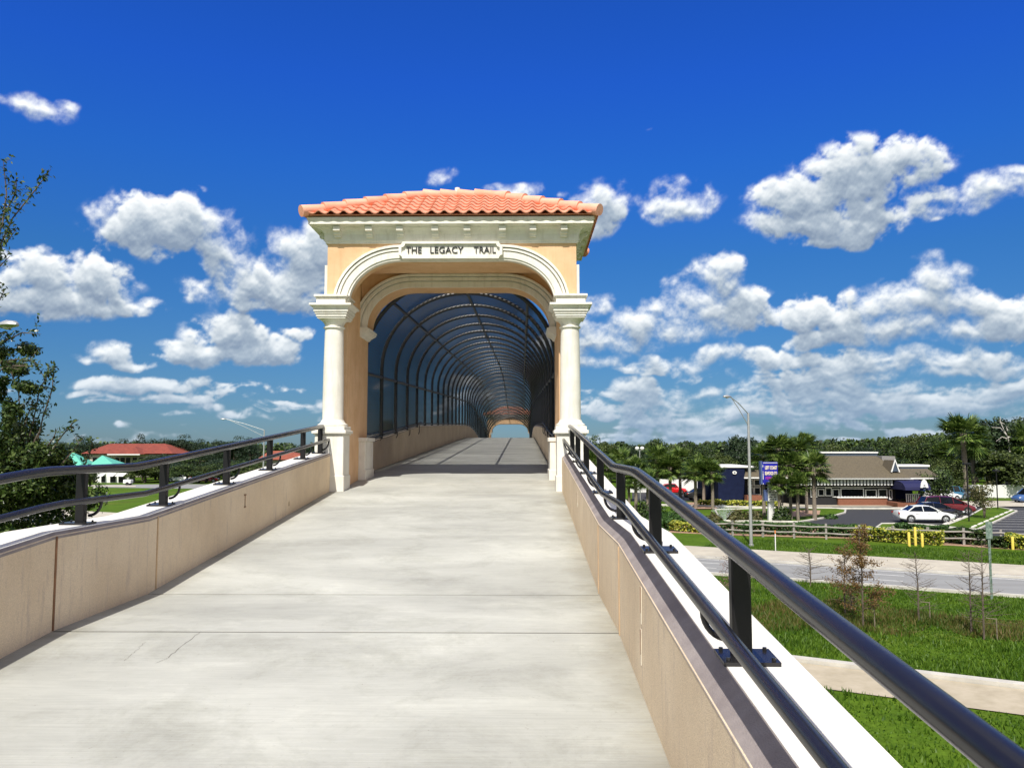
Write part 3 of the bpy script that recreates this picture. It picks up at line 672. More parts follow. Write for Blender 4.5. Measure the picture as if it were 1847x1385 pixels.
def wnode(NN, LL, kind):
    return NN.new(kind)
tc = N.new('ShaderNodeTexCoord'); sx_ = N.new('ShaderNodeSeparateXYZ'); L.new(tc.outputs['Generated'], sx_.inputs[0])
sky = N.new('ShaderNodeTexSky'); sky.sky_type = 'NISHITA'; sky.sun_disc = False; sky.sun_elevation = math.asin(TO_SUN.z); sky.sun_rotation = math.atan2(TO_SUN.x, TO_SUN.y)
sky.air_density = 1.0; sky.dust_density = 0.25; sky.ozone_density = 2.2; sky.altitude = 0
tint = N.new('ShaderNodeMixRGB'); tint.blend_type = 'MULTIPLY'; tint.inputs[0].default_value = 1.0; L.new(sky.outputs[0], tint.inputs[1])
tr_ = N.new('ShaderNodeValToRGB'); e = tr_.color_ramp.elements; e[0].position = 0.0; e[0].color = (0.21,0.33,0.52,1); e[1].position = 0.42; e[1].color = (0.098,0.42,1.30,1)
for p_, c_ in ((0.10,(0.17,0.36,0.60)),(0.22,(0.135,0.41,0.77)),(0.33,(0.105,0.44,1.10))): q_ = tr_.color_ramp.elements.new(p_); q_.color = (*c_,1)
L.new(sx_.outputs[2], tr_.inputs[0]); L.new(tr_.outputs[0], tint.inputs[2])
# unseen cumulus added over the rest of the sky (overhead and behind the viewer), so that its white light falls on the walls
wn_ = N.new('ShaderNodeTexNoise'); wn_.inputs['Scale'].default_value = 2.6; wn_.inputs['Detail'].default_value = 4; L.new(tc.outputs['Generated'], wn_.inputs['Vector'])
def wr(sock, a, b, c=0.0, d=1.0):
    n = N.new('ShaderNodeMapRange'); n.interpolation_type = 'SMOOTHSTEP'; n.inputs[1].default_value = a; n.inputs[2].default_value = b; n.inputs[3].default_value = c; n.inputs[4].default_value = d; L.new(sock, n.inputs[0]); return n.outputs[0]
def wm_(op, a, b):
    n = N.new('ShaderNodeMath'); n.operation = op
    for i, v in enumerate((a, b)):
        if isinstance(v, (int,float)): n.inputs[i].default_value = v
        else: L.new(v, n.inputs[i])
    return n.outputs[0]
cov = wm_('MULTIPLY', wr(wn_.outputs[0], 0.38, 0.56), wm_('MAXIMUM', wr(sx_.outputs[1], 0.45, 0.25), wr(sx_.outputs[2], 0.58, 0.70)))
cov = wm_('MULTIPLY', cov, wr(sx_.outputs[2], 0.0, 0.08))
wc = N.new('ShaderNodeMixRGB'); L.new(cov, wc.inputs[0]); L.new(tint.outputs[0], wc.inputs[1]); wc.inputs[2].default_value = (6.8,6.5,5.9,1)
bg = N['Background']; bg.inputs['Strength'].default_value = 0.1; L.new(wc.outputs[0], bg.inputs['Color'])
# cloud layer: a sector of the sky dome 3.4 km out; cumulus positions are a field stored on its vertices, detail is procedural noise

NA, NE = 1120, 520
AZ = np.linspace(-0.66, 0.66, NA); EL = np.linspace(0.0, 0.60, NE); X0_, Y0_ = np.meshgrid(AZ, EL)
def vnoise(x, y, seed):
    r = np.random.default_rng(seed).random((64,64)); xi = np.floor(x).astype(int); yi = np.floor(y).astype(int); fx = x-xi; fy = y-yi
    fx = fx*fx*(3-2*fx); fy = fy*fy*(3-2*fy); g = lambda i,j: r[i%64, j%64]
    return (g(xi,yi)*(1-fx)+g(xi+1,yi)*fx)*(1-fy)+(g(xi,yi+1)*(1-fx)+g(xi+1,yi+1)*fx)*fy
def fbm(x, y, seed, o=4, gain=0.5):
    t = 0; a = 1; n = 0
    for k in range(o): t = t+a*vnoise(x*2.03**k+17*k, y*2.03**k+9*k, seed+k); n += a; a *= gain
    return t/n
def worley(x, y, seed):
    r = np.random.default_rng(seed); jx = r.random((64,64)); jy = r.random((64,64)); xi = np.floor(x).astype(int); yi = np.floor(y).astype(int); best = np.full(x.shape, 9.0)
    for dx in (-1,0,1):
        for dy in (-1,0,1):
            i = (xi+dx); j = (yi+dy); best = np.minimum(best, (i+jx[i%64,j%64]-x)**2+(j+jy[i%64,j%64]-y)**2)
    return np.sqrt(best)
sm = lambda v,a,b: (lambda t: t*t*(3-2*t))(np.clip((v-a)/(b-a),0,1))
wx = (fbm(X0_*15,Y0_*15,3)-0.5)*0.05; wy = (fbm(X0_*15,Y0_*15,33)-0.5)*0.035; X2 = X0_+wx; Y2 = Y0_+wy
acc = np.full(X0_.shape, -2.0)
for (px,py,rx,ry,wt) in CL:
    a_, e_ = azel(px, py); sx, sy = FPX/(rx*1.26), FPX/(ry*1.26)
    dy = (Y2-e_)*sy; dy = np.where(dy < 0, dy*1.3, dy)      # flatter undersides
    f = wt-np.sqrt(((X2-a_)*sx)**2+dy**2); k = 0.15
    h = np.clip(0.5+0.5*(f-acc)/k, 0, 1); acc = acc*(1-h)+f*h+k*h*(1-h)
m1 = 1.12*sm(X0_, 0.04, 0.16)*sm(Y0_, 0.135, 0.085); m0 = sm(Y0_, 0.115, 0.05)*0.62; mk = np.maximum(m1, m0)
st = (fbm(X2*13+5, Y2*60, 70, 5)-0.41)*2.4-(1-mk)*1.2
acc = np.maximum(acc, st)
wv = X2+(fbm(X0_*60,Y0_*60,91,3)-0.5)*0.012; wv2 = Y2+(fbm(X0_*60,Y0_*60,95,3)-0.5)*0.012
bil = (0.55-worley(wv*34,wv2*38,5))*0.55+(0.55-worley(wv*75,wv2*80,6))*0.24+(0.55-worley(wv*160,wv2*165,8))*0.08
FF = acc+bil+(fbm(X0_*42,Y0_*46,50,6,0.58)-0.5)*1.35
soft = 0.42+0.75*sm(fbm(X0_*9,Y0_*12,120,3),0.42,0.62)
FF = np.where(acc < -0.18, FF-3.0*(-0.18-acc), FF); dens = sm(FF, -0.04, soft)*sm(acc, -0.16, 0.12)
# how much cloud lies above each point towards the high sun: the field that greys the undersides
sx_px = -0.20; depth = np.zeros_like(dens); tot = 0
for k in range(1, 15):
    d_ = int(round(k*2.6)); w_ = math.exp(-k*0.10); sh_ = int(round(d_*0.25)); q = np.zeros_like(dens); q[:-d_,:] = dens[d_:,:]; q = np.roll(q, sh_, axis=1); depth += q*w_; tot += w_
depth /= tot
rl = np.zeros_like(FF); rl[:-3,:] = FF[:-3,:]-FF[3:,:]; rl2 = np.zeros_like(FF); rl2[:-8,:] = FF[:-8,:]-FF[8:,:]
relief = rl*0.9+rl2*0.45
dirs = np.stack([np.sin(X0_)*np.cos(Y0_), np.cos(X0_)*np.cos(Y0_), np.sin(Y0_)], -1).reshape(-1,3)
me = bpy.data.meshes.new('cloud_sky'); V = dirs*3400+np.array([0,0,6.5]); me.vertices.add(len(V)); me.vertices.foreach_set('co', V.reshape(-1))
ii = (np.arange(NE-1)[:,None]*NA+np.arange(NA-1)[None,:]).reshape(-1); F4 = np.stack([ii,ii+1,ii+NA+1,ii+NA],1).astype(np.int32); nf = len(F4)
me.loops.add(4*nf); me.loops.foreach_set('vertex_index', F4.reshape(-1)); me.polygons.add(nf); me.polygons.foreach_set('loop_start', np.arange(0,4*nf,4,dtype=np.int32)); me.polygons.foreach_set('loop_total', np.full(nf,4,dtype=np.int32)); me.update(calc_edges=True)
for nm, arr in (('vapour',dens),('overhead',depth),('relief',relief)):
    at = me.attributes.new(nm,'FLOAT','POINT'); at.data.foreach_set('value', arr.reshape(-1).astype(np.float32))
at = me.attributes.new('ae','FLOAT_VECTOR','POINT'); at.data.foreach_set('vector', np.stack([X0_,Y0_,0*X0_],-1).reshape(-1).astype(np.float32))
m = bpy.data.materials.new('cloud_vapour'); m.use_nodes = True; cn = m.node_tree.nodes; cl = m.node_tree.links; cn.remove(cn['Principled BSDF'])
def cm(op, *a):
    n = cn.new('ShaderNodeMath'); n.operation = op
    for i, v in enumerate(a):
        if isinstance(v, (int,float)): n.inputs[i].default_value = v
        else: cl.new(v, n.inputs[i])
    return n.outputs[0]
def attr(nm): q = cn.new('ShaderNodeAttribute'); q.attribute_name = nm; return q
ae = attr('ae'); fn = cn.new('ShaderNodeTexNoise'); fn.inputs['Scale'].default_value = 150; fn.inputs['Detail'].default_value = 4; fn.inputs['Roughness'].default_value = 0.65; cl.new(ae.outputs['Vector'], fn.inputs['Vector'])
fz = cm('SUBTRACT', fn.outputs[0], 0.5)
dd = attr('vapour').outputs['Fac']; edge = cm('MULTIPLY', cm('MULTIPLY', dd, cm('SUBTRACT', 1.0, dd)), 3.0); dn = cm('MAXIMUM', cm('MINIMUM', cm('MULTIPLY_ADD', fz, edge, dd), 1.0), 0.0)
lt = cm('POWER', 2.71828, cm('MULTIPLY', attr('overhead').outputs['Fac'], -0.88))          # light left after the cloud above
sh = cm('ADD', cm('MULTIPLY_ADD', attr('relief').outputs['Fac'], 0.36, lt), cm('MULTIPLY', fz, 0.12))
cr = cn.new('ShaderNodeValToRGB'); e = cr.color_ramp.elements; e[0].position = 0.28; e[0].color = (0.21,0.275,0.375,1); e[1].position = 1.0; e[1].color = (0.90,0.92,0.92,1)
x = e.new(0.48); x.color = (0.35,0.42,0.50,1); x = e.new(0.72); x.color = (0.62,0.67,0.71,1); cl.new(sh, cr.inputs[0])
hz = cn.new('ShaderNodeSeparateXYZ'); cl.new(ae.outputs['Vector'], hz.inputs[0]); hm = cn.new('ShaderNodeMapRange'); hm.interpolation_type = 'SMOOTHSTEP'; hm.inputs[1].default_value = 0.16; hm.inputs[2].default_value = 0.0; hm.inputs[3].default_value = 0.0; hm.inputs[4].default_value = 0.60; cl.new(hz.outputs[1], hm.inputs[0])
hx = cn.new('ShaderNodeMixRGB'); cl.new(hm.outputs[0], hx.inputs[0]); cl.new(cr.outputs[0], hx.inputs[1]); hx.inputs[2].default_value = (0.24,0.36,0.50,1)
em = cn.new('ShaderNodeEmission'); cl.new(hx.outputs[0], em.inputs['Color']); tb = cn.new('ShaderNodeBsdfTransparent'); ms = cn.new('ShaderNodeMixShader')
cl.new(dn, ms.inputs[0]); cl.new(tb.outputs[0], ms.inputs[1]); cl.new(em.outputs[0], ms.inputs[2]); cl.new(ms.outputs[0], cn['Material Output'].inputs['Surface'])
m.cycles.emission_sampling = 'NONE'
me.materials.append(m); tag(link('sky', me), kind='structure')

# ------------------------------------------------------------------ ground
def grassmat(name, a, bc, dry, drymix=0.5):
    m, nt, b = nodes(name); N = nt.nodes; L = nt.links; b.inputs['Roughness'].default_value = 0.95; b.inputs['Specular IOR Level'].default_value = 0.1
    tc = N.new('ShaderNodeTexCoord')
    def ns(sc, det, r=0.6): n = N.new('ShaderNodeTexNoise'); n.inputs['Scale'].default_value = sc; n.inputs['Detail'].default_value = det; n.inputs['Roughness'].default_value = r; L.new(tc.outputs['Object'], n.inputs['Vector']); return n
    n1 = ns(0.35, 9, 0.75); r1 = N.new('ShaderNodeValToRGB'); e = r1.color_ramp.elements; e[0].position = 0.33; e[0].color = (*a,1); e[1].position = 0.68; e[1].color = (*bc,1); L.new(n1.outputs[0], r1.inputs[0])
    n2 = ns(0.11, 6, 0.7); r2 = N.new('ShaderNodeValToRGB'); e = r2.color_ramp.elements; e[0].position = 0.56; e[0].color = (0,0,0,1); e[1].position = 0.75; e[1].color = (drymix,drymix,drymix,1); L.new(n2.outputs[0], r2.inputs[0])
    mx = N.new('ShaderNodeMixRGB'); L.new(r2.outputs[0], mx.inputs[0]); L.new(r1.outputs[0], mx.inputs[1]); mx.inputs[2].default_value = (*dry,1)
    n3 = ns(5.0, 6, 0.8); r3 = N.new('ShaderNodeValToRGB'); e = r3.color_ramp.elements; e[0].position = 0.3; e[0].color = (0.55,0.55,0.55,1); e[1].position = 0.7; e[1].color = (1.3,1.3,1.3,1); L.new(n3.outputs[0], r3.inputs[0])
    mm = N.new('ShaderNodeMixRGB'); mm.blend_type = 'MULTIPLY'; mm.inputs[0].default_value = 1; L.new(mx.outputs[0], mm.inputs[1]); L.new(r3.outputs[0], mm.inputs[2])
    L.new(mm.outputs[0], b.inputs['Base Color']); MATS[name] = m
    return m
M_GRASS = grassmat('lawn_grass', (0.045,0.095,0.006), (0.100,0.170,0.012), (0.17,0.14,0.035))
M_ASPH = mat('asphalt_dark', (0.033,0.034,0.038), 0.9, scale=0.8, col2=(0.03,0.031,0.034), bump=0.2)
M_ROAD = mat('road_grey', (0.27,0.275,0.27), 0.9, scale=0.6, col2=(0.22,0.22,0.215), stretch=(0.3,2,1))
M_WALK = mat('sidewalk', (0.50,0.46,0.37), 0.9, scale=0.8, col2=(0.40,0.36,0.29))
M_KERB = mat('kerb_concrete', (0.55,0.53,0.47), 0.9, scale=1.5, col2=(0.42,0.40,0.36))
M_PAINT = mat('road_paint', (0.75,0.75,0.72), 0.8)
M_MULCH = mat('mulch_bed', (0.42,0.27,0.18), 0.95, scale=3, col2=(0.28,0.17,0.11), bump=0.6, bscale=20)
g = MB(); g.add([(-2500,-300,0),(2500,-300,0),(2500,4000,0),(-2500,4000,0)],[(0,1,2,3)]); tag(g.build('ground', M_GRASS), kind='structure')
def gpoly(pts): return [G(*p) for p in pts]
def sheet(name, poly, z, m):
    b = MB(); b.add([(x,y,z) for x,y in poly],[tuple(range(len(poly)))]); o = b.build(name, m); tag(o, kind='structure'); return o
# highway running under the bridge (direction taken from its kerbs)
A1 = Vector((*G(1275,1035),0)); A2 = Vector((*G(1847,1077),0)); RD = (A2-A1).normalized(); RN = Vector((-RD.y,RD.x,0))
def rp(s, t): p = A1+RD*s+RN*t; return (p.x,p.y)
def strip(t0, t1, s0=-260, s1=260, n=1): return [rp(s0,t0),rp(s1,t0),rp(s1,t1),rp(s0,t1)]
farE = Vector((*G(1500,1003),0)); TW = (farE-A1).dot(RN)
midE = Vector((*G(1500,1022),0)); TM = (midE-A1).dot(RN)
sheet('road', strip(0, TM), 0.02, M_ROAD)
sheet('pavement', strip(TM+0.25, TW), 0.135, M_WALK)
def kerbstrip(t, z=0.13): b = MB(); q = [rp(-260,t-0.12),rp(260,t-0.12),rp(260,t+0.12),rp(-260,t+0.12)]; b.prism_z(q, 0, z); return b
kb = kerbstrip(-0.13); kb2 = kerbstrip(TM+0.125); kb.add(kb2.v, kb2.f); tag(kb.build('kerb', M_KERB), kind='structure')
b = MB()
for s in range(-120, 120, 9):
    for t in (TM*0.36, TM*0.68): q = [rp(s,t-0.06),rp(s+3,t-0.06),rp(s+3,t+0.06),rp(s,t+0.06)]; b.add([(x,y,0.026) for x,y in q],[(0,1,2,3)])
for t in (0.45, TM-0.45): q = [rp(-200,t-0.06),rp(200,t-0.06),rp(200,t+0.06),rp(-200,t+0.06)]; b.add([(x,y,0.026) for x,y in q],[(0,1,2,3)])
tag(b.build('road_marking', M_PAINT), kind='structure')
# near frontage path at the foot of the ramp
K1 = Vector((*G(1420,1188),0)); K2 = Vector((*G(1580,1207),0)); KD = (K2-K1).normalized(); KNn = Vector((-KD.y,KD.x,0))
def kp_(s,t): p = K1+KD*s+KNn*t; return (p.x,p.y)
b = MB(); b.prism_z([kp_(-60,-0.35),kp_(90,-0.35),kp_(90,0),kp_(-60,0)], 0, 0.14); tag(b.build('kerb', M_KERB), kind='structure')
sheet('pavement', [kp_(-60,-2.8),kp_(90,-2.8),kp_(90,-0.37),kp_(-60,-0.37)], 0.03, mat('path_tan',(0.46,0.40,0.30),0.9,scale=1.5,col2=(0.36,0.31,0.22),det=9))
# restaurant car park
def R2(px,py): return G(px,py)
lot = [R2(1425,919),R2(1655,919),R2(1700,903),R2(2050,903),R2(2300,965),R2(1900,972),R2(1600,957),R2(1545,949),R2(1425,944)]
sheet('car_park', lot, 0.02, M_ASPH)
sheet('car_park', [R2(1140,904),R2(1140,884),R2(1295,884),R2(1295,904)], 0.02, M_ASPH)
sheet('pavement', [R2(1290,915),R2(1860,915),R2(1860,905),R2(1290,905)], 0.12, M_WALK)
b = MB(); b.tube([(*R2(1180,912),0.08),(*R2(1290,915),0.08),(*R2(1440,918.5),0.08),(*R2(1655,918.5),0.08)],0.14,6); tag(b.build('kerb',M_KERB),kind='structure')
def island(pts, name='lawn', m=None, z=0.10, kerb=True):
    P = gpoly(pts); sheet(name, P, z, m or M_GRASS)
    if kerb:
        b = MB(); Q = P+[P[0],P[1]]
        b.tube([(x,y,z-0.03) for x,y in Q], 0.11, 6, cap=False); tag(b.build('kerb', M_KERB), kind='structure')
island([(1300,941),(1440,943),(1495,934),(1524,926),(1525,921),(1500,917.5),(1440,917),(1330,920),(1290,921)])
island([(1700,952),(1762,957),(1800,940),(1834,923),(1800,916),(1775,917),(1745,934)])
island([(1590,946),(1640,946),(1705,951),(1710,957),(1640,956),(1580,953)], z=0.08)
island([(1845,909),(1900,909),(1900,914),(1845,914)], z=0.08)
sheet('mulch_bed', gpoly([(1210,913),(1230,907),(1300,908),(1305,914),(1290,919),(1235,919)]), 0.105, M_MULCH)
sheet('mulch_bed', gpoly([(1395,931),(1440,922),(1480,922),(1478,930),(1440,934)]), 0.106, M_MULCH)
sheet('mulch_bed', gpoly([(1200,960),(1330,966),(1530,971),(1640,981),(1720,984),(1860,993),(1860,975),(1640,961),(1200,944)]), 0.012, M_MULCH)
b = MB()
for (a, c) in (((1618,945.5),(1703,947.5)),((1610,950),(1690,951.5))):
    x0,y0 = R2(*a); x1,y1 = R2(*c); b.add([(x0,y0-0.06,0.027),(x1,y1-0.06,0.027),(x1,y1+0.06,0.027),(x0,y0+0.06,0.027)],[(0,1,2,3)])
S0 = Vector((*R2(1757,954.5),0)); S1 = Vector((*R2(1831,921.5),0))
for i in range(9):
    p = S0+(S1-S0)*((i+0.0)/8.0); b.add([(p.x,p.y-0.07,0.027),(p.x+7.5,p.y-0.9,0.027),(p.x+7.5,p.y-0.76,0.027),(p.x,p.y+0.07,0.027)],[(0,1,2,3)])
tag(b.build('road_marking', M_PAINT), kind='structure')
ws_first = None
def wheel_stop(c, ang, label, grp):
    global ws_first
    if ws_first is None:
        b = MB(); b.prism_x([(-0.11,0),(-0.07,0.16),(0.07,0.16),(0.11,0)], -0.9, 0.9); o = b.build('wheel_stop', M_WHITE); ws_first = o
    else: o = ws_first.copy(); C.objects.link(o)
    o.location = (c.x, c.y, 0.02); o.rotation_euler = (0,0,ang); tag(o, label, 'wheel stop', grp)
dS = (S1-S0); angS = math.atan2(dS.y, dS.x)
for i in range(8):
    wheel_stop(S0+dS*((i+0.5)/8)+Vector((-0.25,0,0)), angS, 'white concrete wheel stop in the row along the striped bays at the right edge', 'wheel stops of the striped bays')
T0 = Vector((*R2(1700,949),0)); T1 = Vector((*R2(1745,932.5),0)); dT = T1-T0
for i in range(4):
    wheel_stop(T0+dT*((i+0.5)/4), math.atan2(dT.y,dT.x), 'white concrete wheel stop at the nose of the white saloon and red people carrier', 'wheel stops before the parked cars')
# left side: far lawns, service road
sheet('road', [R2(170,879),R2(330,881),R2(600,884),R2(600,876),R2(330,873),R2(170,874.5)], 0.02, M_ROAD)
sheet('pavement', [R2(100,877),R2(245,878.5),R2(245,875.8),R2(100,874.6)], 0.05, M_WALK)
# ------------------------------------------------------------------ near verge grass (blades)
def blades(name, poly, n, h, cols, label, clip_dry=None):
    xs = [p[0] for p in poly]; ys = [p[1] for p in poly]; pts = []
    P = np.array(poly); 
    X = rng.uniform(min(xs), max(xs), n*3); Y = rng.uniform(min(ys), max(ys), n*3); ins = np.zeros(len(X), bool)
    j = len(P)-1
    for i in range(len(P)):
        xi,yi = P[i]; xj,yj = P[j]; c = ((yi>Y)!=(yj>Y)) & (X < (xj-xi)*(Y-yi)/(yj-yi+1e-9)+xi); ins ^= c; j = i
    X = X[ins][:n]; Y = Y[ins][:n]; n = len(X)
    hh = h*rng.uniform(0.5,1.3,n)*(0.75+0.5*np.sin(X*0.9+1.3*np.sin(Y*0.7))*np.sin(Y*1.1+X*0.3)); hh = np.maximum(hh, h*0.3)
    a = rng.uniform(0,2*PI,n); wd = rng.uniform(0.018,0.035,n); lx = rng.normal(0,0.35,n)*hh; ly = rng.normal(0,0.35,n)*hh
    v = np.empty((n,3,3)); v[:,0] = np.stack([X-np.cos(a)*wd, Y-np.sin(a)*wd, np.zeros(n)],1); v[:,1] = np.stack([X+np.cos(a)*wd, Y+np.sin(a)*wd, np.zeros(n)],1); v[:,2] = np.stack([X+lx,Y+ly,hh],1)
    me = bpy.data.meshes.new(name); me.vertices.add(3*n); me.vertices.foreach_set('co', v.reshape(-1)); me.loops.add(3*n); me.loops.foreach_set('vertex_index', np.arange(3*n,dtype=np.int32))
    me.polygons.add(n); me.polygons.foreach_set('loop_start', np.arange(0,3*n,3,dtype=np.int32)); me.polygons.foreach_set('loop_total', np.full(n,3,dtype=np.int32)); me.update(calc_edges=True)
    at = me.attributes.new('rnd','FLOAT','FACE'); at.data.foreach_set('value', rng.uniform(0,1,n).astype(np.float32))
    me.materials.append(leafmat(name+'_blade', cols, trans=0.35, scale=0.28)); o = link(name, me); tag(o, kind='stuff'); return o
near = gpoly([(1240,1036),(1290,1041),(1560,1058),(1850,1081),(1850,1400),(1500,1199),(1420,1186),(1350,1150),(1240,1060)])
near = [rp(-4,-0.4), rp(24,-0.4), (24,kp_(24,0)[1]+0.2), kp_(12,0.1), kp_(-6,0.1)]
blades('grass', near, 90000, 0.17, [(0.040,0.095,0.006),(0.075,0.155,0.010),(0.14,0.235,0.022)], '')
dry1 = gpoly([(1290,1120),(1400,1090),(1530,1085),(1640,1105),(1700,1120),(1640,1150),(1500,1135),(1380,1142)])
dry2 = gpoly([(1640,1115),(1760,1120),(1847,1120),(1847,1160),(1740,1148)])
blades('dry_grass', dry1, 6500, 0.27, [(0.06,0.11,0.015),(0.13,0.14,0.03),(0.20,0.14,0.05)], '')
blades('dry_grass', dry2, 3000, 0.27, [(0.06,0.11,0.015),(0.14,0.14,0.03),(0.22,0.15,0.06)], '')
far = [rp(-3,TW+0.1), rp(30,TW+0.1), rp(30,TW+7), rp(-3,TW+7)]
blades('grass', far, 35000, 0.15, [(0.040,0.090,0.006),(0.075,0.145,0.010),(0.12,0.20,0.020)], '')

lowv = [kp_(-8,-9.5), kp_(26,-9.5), kp_(26,-2.85), kp_(-8,-2.85)]
blades('grass', lowv, 26000, 0.13, [(0.040,0.095,0.006),(0.075,0.155,0.010),(0.13,0.22,0.022)], '')
# ================================================================== vegetation kinds
L_OAK = leafmat('leaf_oak', [(0.007,0.016,0.004),(0.018,0.038,0.008),(0.042,0.078,0.015),(0.11,0.16,0.036)], trans=0.15, scale=0.5)
L_PINE = leafmat('leaf_pine', [(0.008,0.020,0.010),(0.020,0.042,0.018),(0.042,0.072,0.032)], trans=0.15, scale=0.5)
L_PALM = leafmat('leaf_palm', [(0.022,0.050,0.009),(0.080,0.140,0.024),(0.25,0.33,0.08)], trans=0.3, scale=1.2, rough=0.4)
L_BUSH = leafmat('leaf_bush', [(0.018,0.050,0.010),(0.045,0.105,0.020),(0.080,0.160,0.035)], trans=0.25, scale=1.6)
L_YEL = leafmat('leaf_croton', [(0.20,0.25,0.03),(0.42,0.43,0.05),(0.62,0.58,0.10)], trans=0.25, scale=2)
L_RUST = leafmat('leaf_rust', [(0.11,0.06,0.025),(0.20,0.11,0.04),(0.26,0.18,0.06)], trans=0.3, scale=2)
L_OLIVE = leafmat('leaf_olive', [(0.05,0.055,0.02),(0.10,0.11,0.035),(0.17,0.14,0.06)], trans=0.2, scale=1.6)
L_NEAR = leafmat('leaf_holly', [(0.012,0.030,0.007),(0.030,0.060,0.013),(0.075,0.12,0.026),(0.15,0.20,0.06)], trans=0.3, scale=2.5, rough=0.32)
M_BARK = mat('bark', (0.16,0.125,0.095), 0.95, scale=6, col2=(0.07,0.055,0.042), stretch=(3,3,0.6), bump=0.6, bscale=30)
M_PBARK = mat('palm_bark', (0.30,0.255,0.20), 0.95, scale=9, col2=(0.15,0.12,0.095), stretch=(1,1,5), bump=0.8, bscale=30)
M_STAKE = mat('stake_wood', (0.22,0.18,0.13), 0.9)
M_DEAD = mat('dead_wood', (0.55,0.52,0.47), 0.9, scale=4, col2=(0.40,0.37,0.33))

def oak_template(seed, nb=60, nl=10000, sq=0.46, ls=0.36, leafm=None, H=12.0, R=6.0, name='oak_tree', cz=0.50):
    r = np.random.default_rng(seed); root = empty(name, (0,0,0))
    u = r.normal(size=(nb,3)); u /= np.linalg.norm(u,axis=1)[:,None]; u[:,2] = np.where(u[:,2] < -0.8, -u[:,2]*0.5, u[:,2])
    rad = r.uniform(0.35,0.80,nb)[:,None]; cen = u*rad*np.array([R,R,H*sq])+np.array([0,0,H*cz]); br = r.uniform(0.17,0.34,nb)*R
    k = r.integers(0,nb,nl); s_ = r.normal(size=(nl,3)); s_ /= np.linalg.norm(s_,axis=1)[:,None]; s_[:,2] = np.where(s_[:,2] < -0.3, -s_[:,2], s_[:,2])
    p = cen[k]+s_*(br[k]*r.uniform(0.62,1.08,nl))[:,None]; nn = s_+r.normal(0,0.55,(nl,3))
    leaves('crown', p, nn, ls, leafm or L_OAK, root, aspect=0.8)
    b = MB(); t = 0.035*H
    b.tube([(0,0,-0.2),(0.05*R,0.02*R,H*0.18),(0.02*R,-0.03*R,H*0.36),(0,0,H*0.6)],[t,t*0.8,t*0.6,t*0.25],8)
    for i in range(9):
        c = cen[i]; z0 = H*(0.22+0.03*i); b.tube([(0.02*R,0,z0),(c[0]*0.5,c[1]*0.5,(z0+c[2])/2+0.3),tuple(c)],[t*0.42,t*0.28,t*0.08],6)
    b.build('trunk', M_BARK, root, smooth=True); return root
L_OAK2 = leafmat('leaf_oak_light', [(0.014,0.026,0.006),(0.038,0.062,0.012),(0.075,0.105,0.022),(0.12,0.155,0.04)], trans=0.2, scale=0.5)
L_OAK3 = leafmat('leaf_oak_blue', [(0.006,0.015,0.006),(0.014,0.032,0.012),(0.03,0.055,0.02),(0.055,0.09,0.035)], trans=0.15, scale=0.6)
OAKS = [oak_template(1), oak_template(2, leafm=L_OAK2, ls=0.42, nb=46), oak_template(3, leafm=L_OAK3, nb=74), oak_template(4, nb=38, sq=0.42), oak_template(8, leafm=L_OAK2, nb=80, ls=0.30)]
PINES = [oak_template(s, nb=54, nl=7000, sq=0.47, ls=0.30, leafm=L_PINE, H=14.0, R=5.0, name='pine_tree', cz=0.5) for s in (21,22,23)]
used = set()
def place(tpl, x, y, sx, sz, label, cat, group, rz=None, z=0.0):
    if tpl.name in used: o = copy_tree(tpl)
    else: o = tpl; used.add(tpl.name)
    o.location = (x,y,z); o.scale = (sx,sx,sz); o.rotation_euler = (0,0, random.uniform(0,6.28) if rz is None else rz)
    tag(o, label, cat, group); return o
def tree(kind, i, px, top, wpx, Y, label, group):
    p = AT(px, top, Y); H, R = (12.6,6.2) if kind is OAKS else (14.4,5.2)
    return place(kind[i % len(kind)], p.x, Y, wpx/2/FPX*Y/R*1.08, p.z/H, label, 'tree', group)
RG = 'trees of the dark wood behind the restaurant'
RT = [ # px, top, width, Y, label
 (1062,772,62,118,'dark oak crown immediately right of the white gate column'),
 (1100,784,64,124,'rounded dark oak second from the gate column in the right-hand wood'),
 (1142,791,56,128,'low dark oak between the gate column and the first tall oak clump'),
 (1186,781,70,126,'broad dark oak behind the red car and the leftmost sabal palms'),
 (1224,790,56,122,'narrow oak between two rounded oaks above the red car'),
 (1266,788,66,120,'rounded bright-topped oak just left of the tall street lamp'),
 (1300,806,60,125,'low oak in the dip of the wood left of the street lamp'),
 (1338,771,72,128,'tallest oak behind the street lamp, left of the pylon sign'),
 (1382,796,60,118,'low dark oak behind the palms left of the blue pylon sign'),
 (1418,788,76,126,'wide flat-topped oak above the blue pylon sign'),
 (1462,785,70,130,'wide dark oak left of the restaurant ridge'),
 (1512,787,72,124,'dark oak rising behind the long restaurant roof parapet'),
 (1560,792,70,130,'low dark oak behind the right end of the roof parapet'),
 (1604,783,74,124,'dark oak directly behind the brick roof vent'),
 (1642,768,76,128,'tall dark oak right of the roof vent'),
 (1684,774,70,122,'dark round oak left of the tall fan palm'),
 (1722,770,80,126,'dark oak behind the crown of the tall fan palm'),
 (1778,733,120,116,'highest dark oak on the right, its dome above the dead tree'),
 (1835,738,110,120,'high dark oak cut by the right edge of the photo'),
 (1700,815,90,104,'mid-green oak low behind the restaurant entrance'),
 (1655,822,80,108,'mid-green oak low behind the lower restaurant roof'),
 (1822,800,110,106,'mid-green oak low behind the bare dead tree'),
 (1600,815,80,112,'mid-green oak low behind the brick roof vent')]
for i, (px,top,wp,Y,lab) in enumerate(RT): tree(OAKS, i, px, top, wp*1.1, Y, lab, RG)
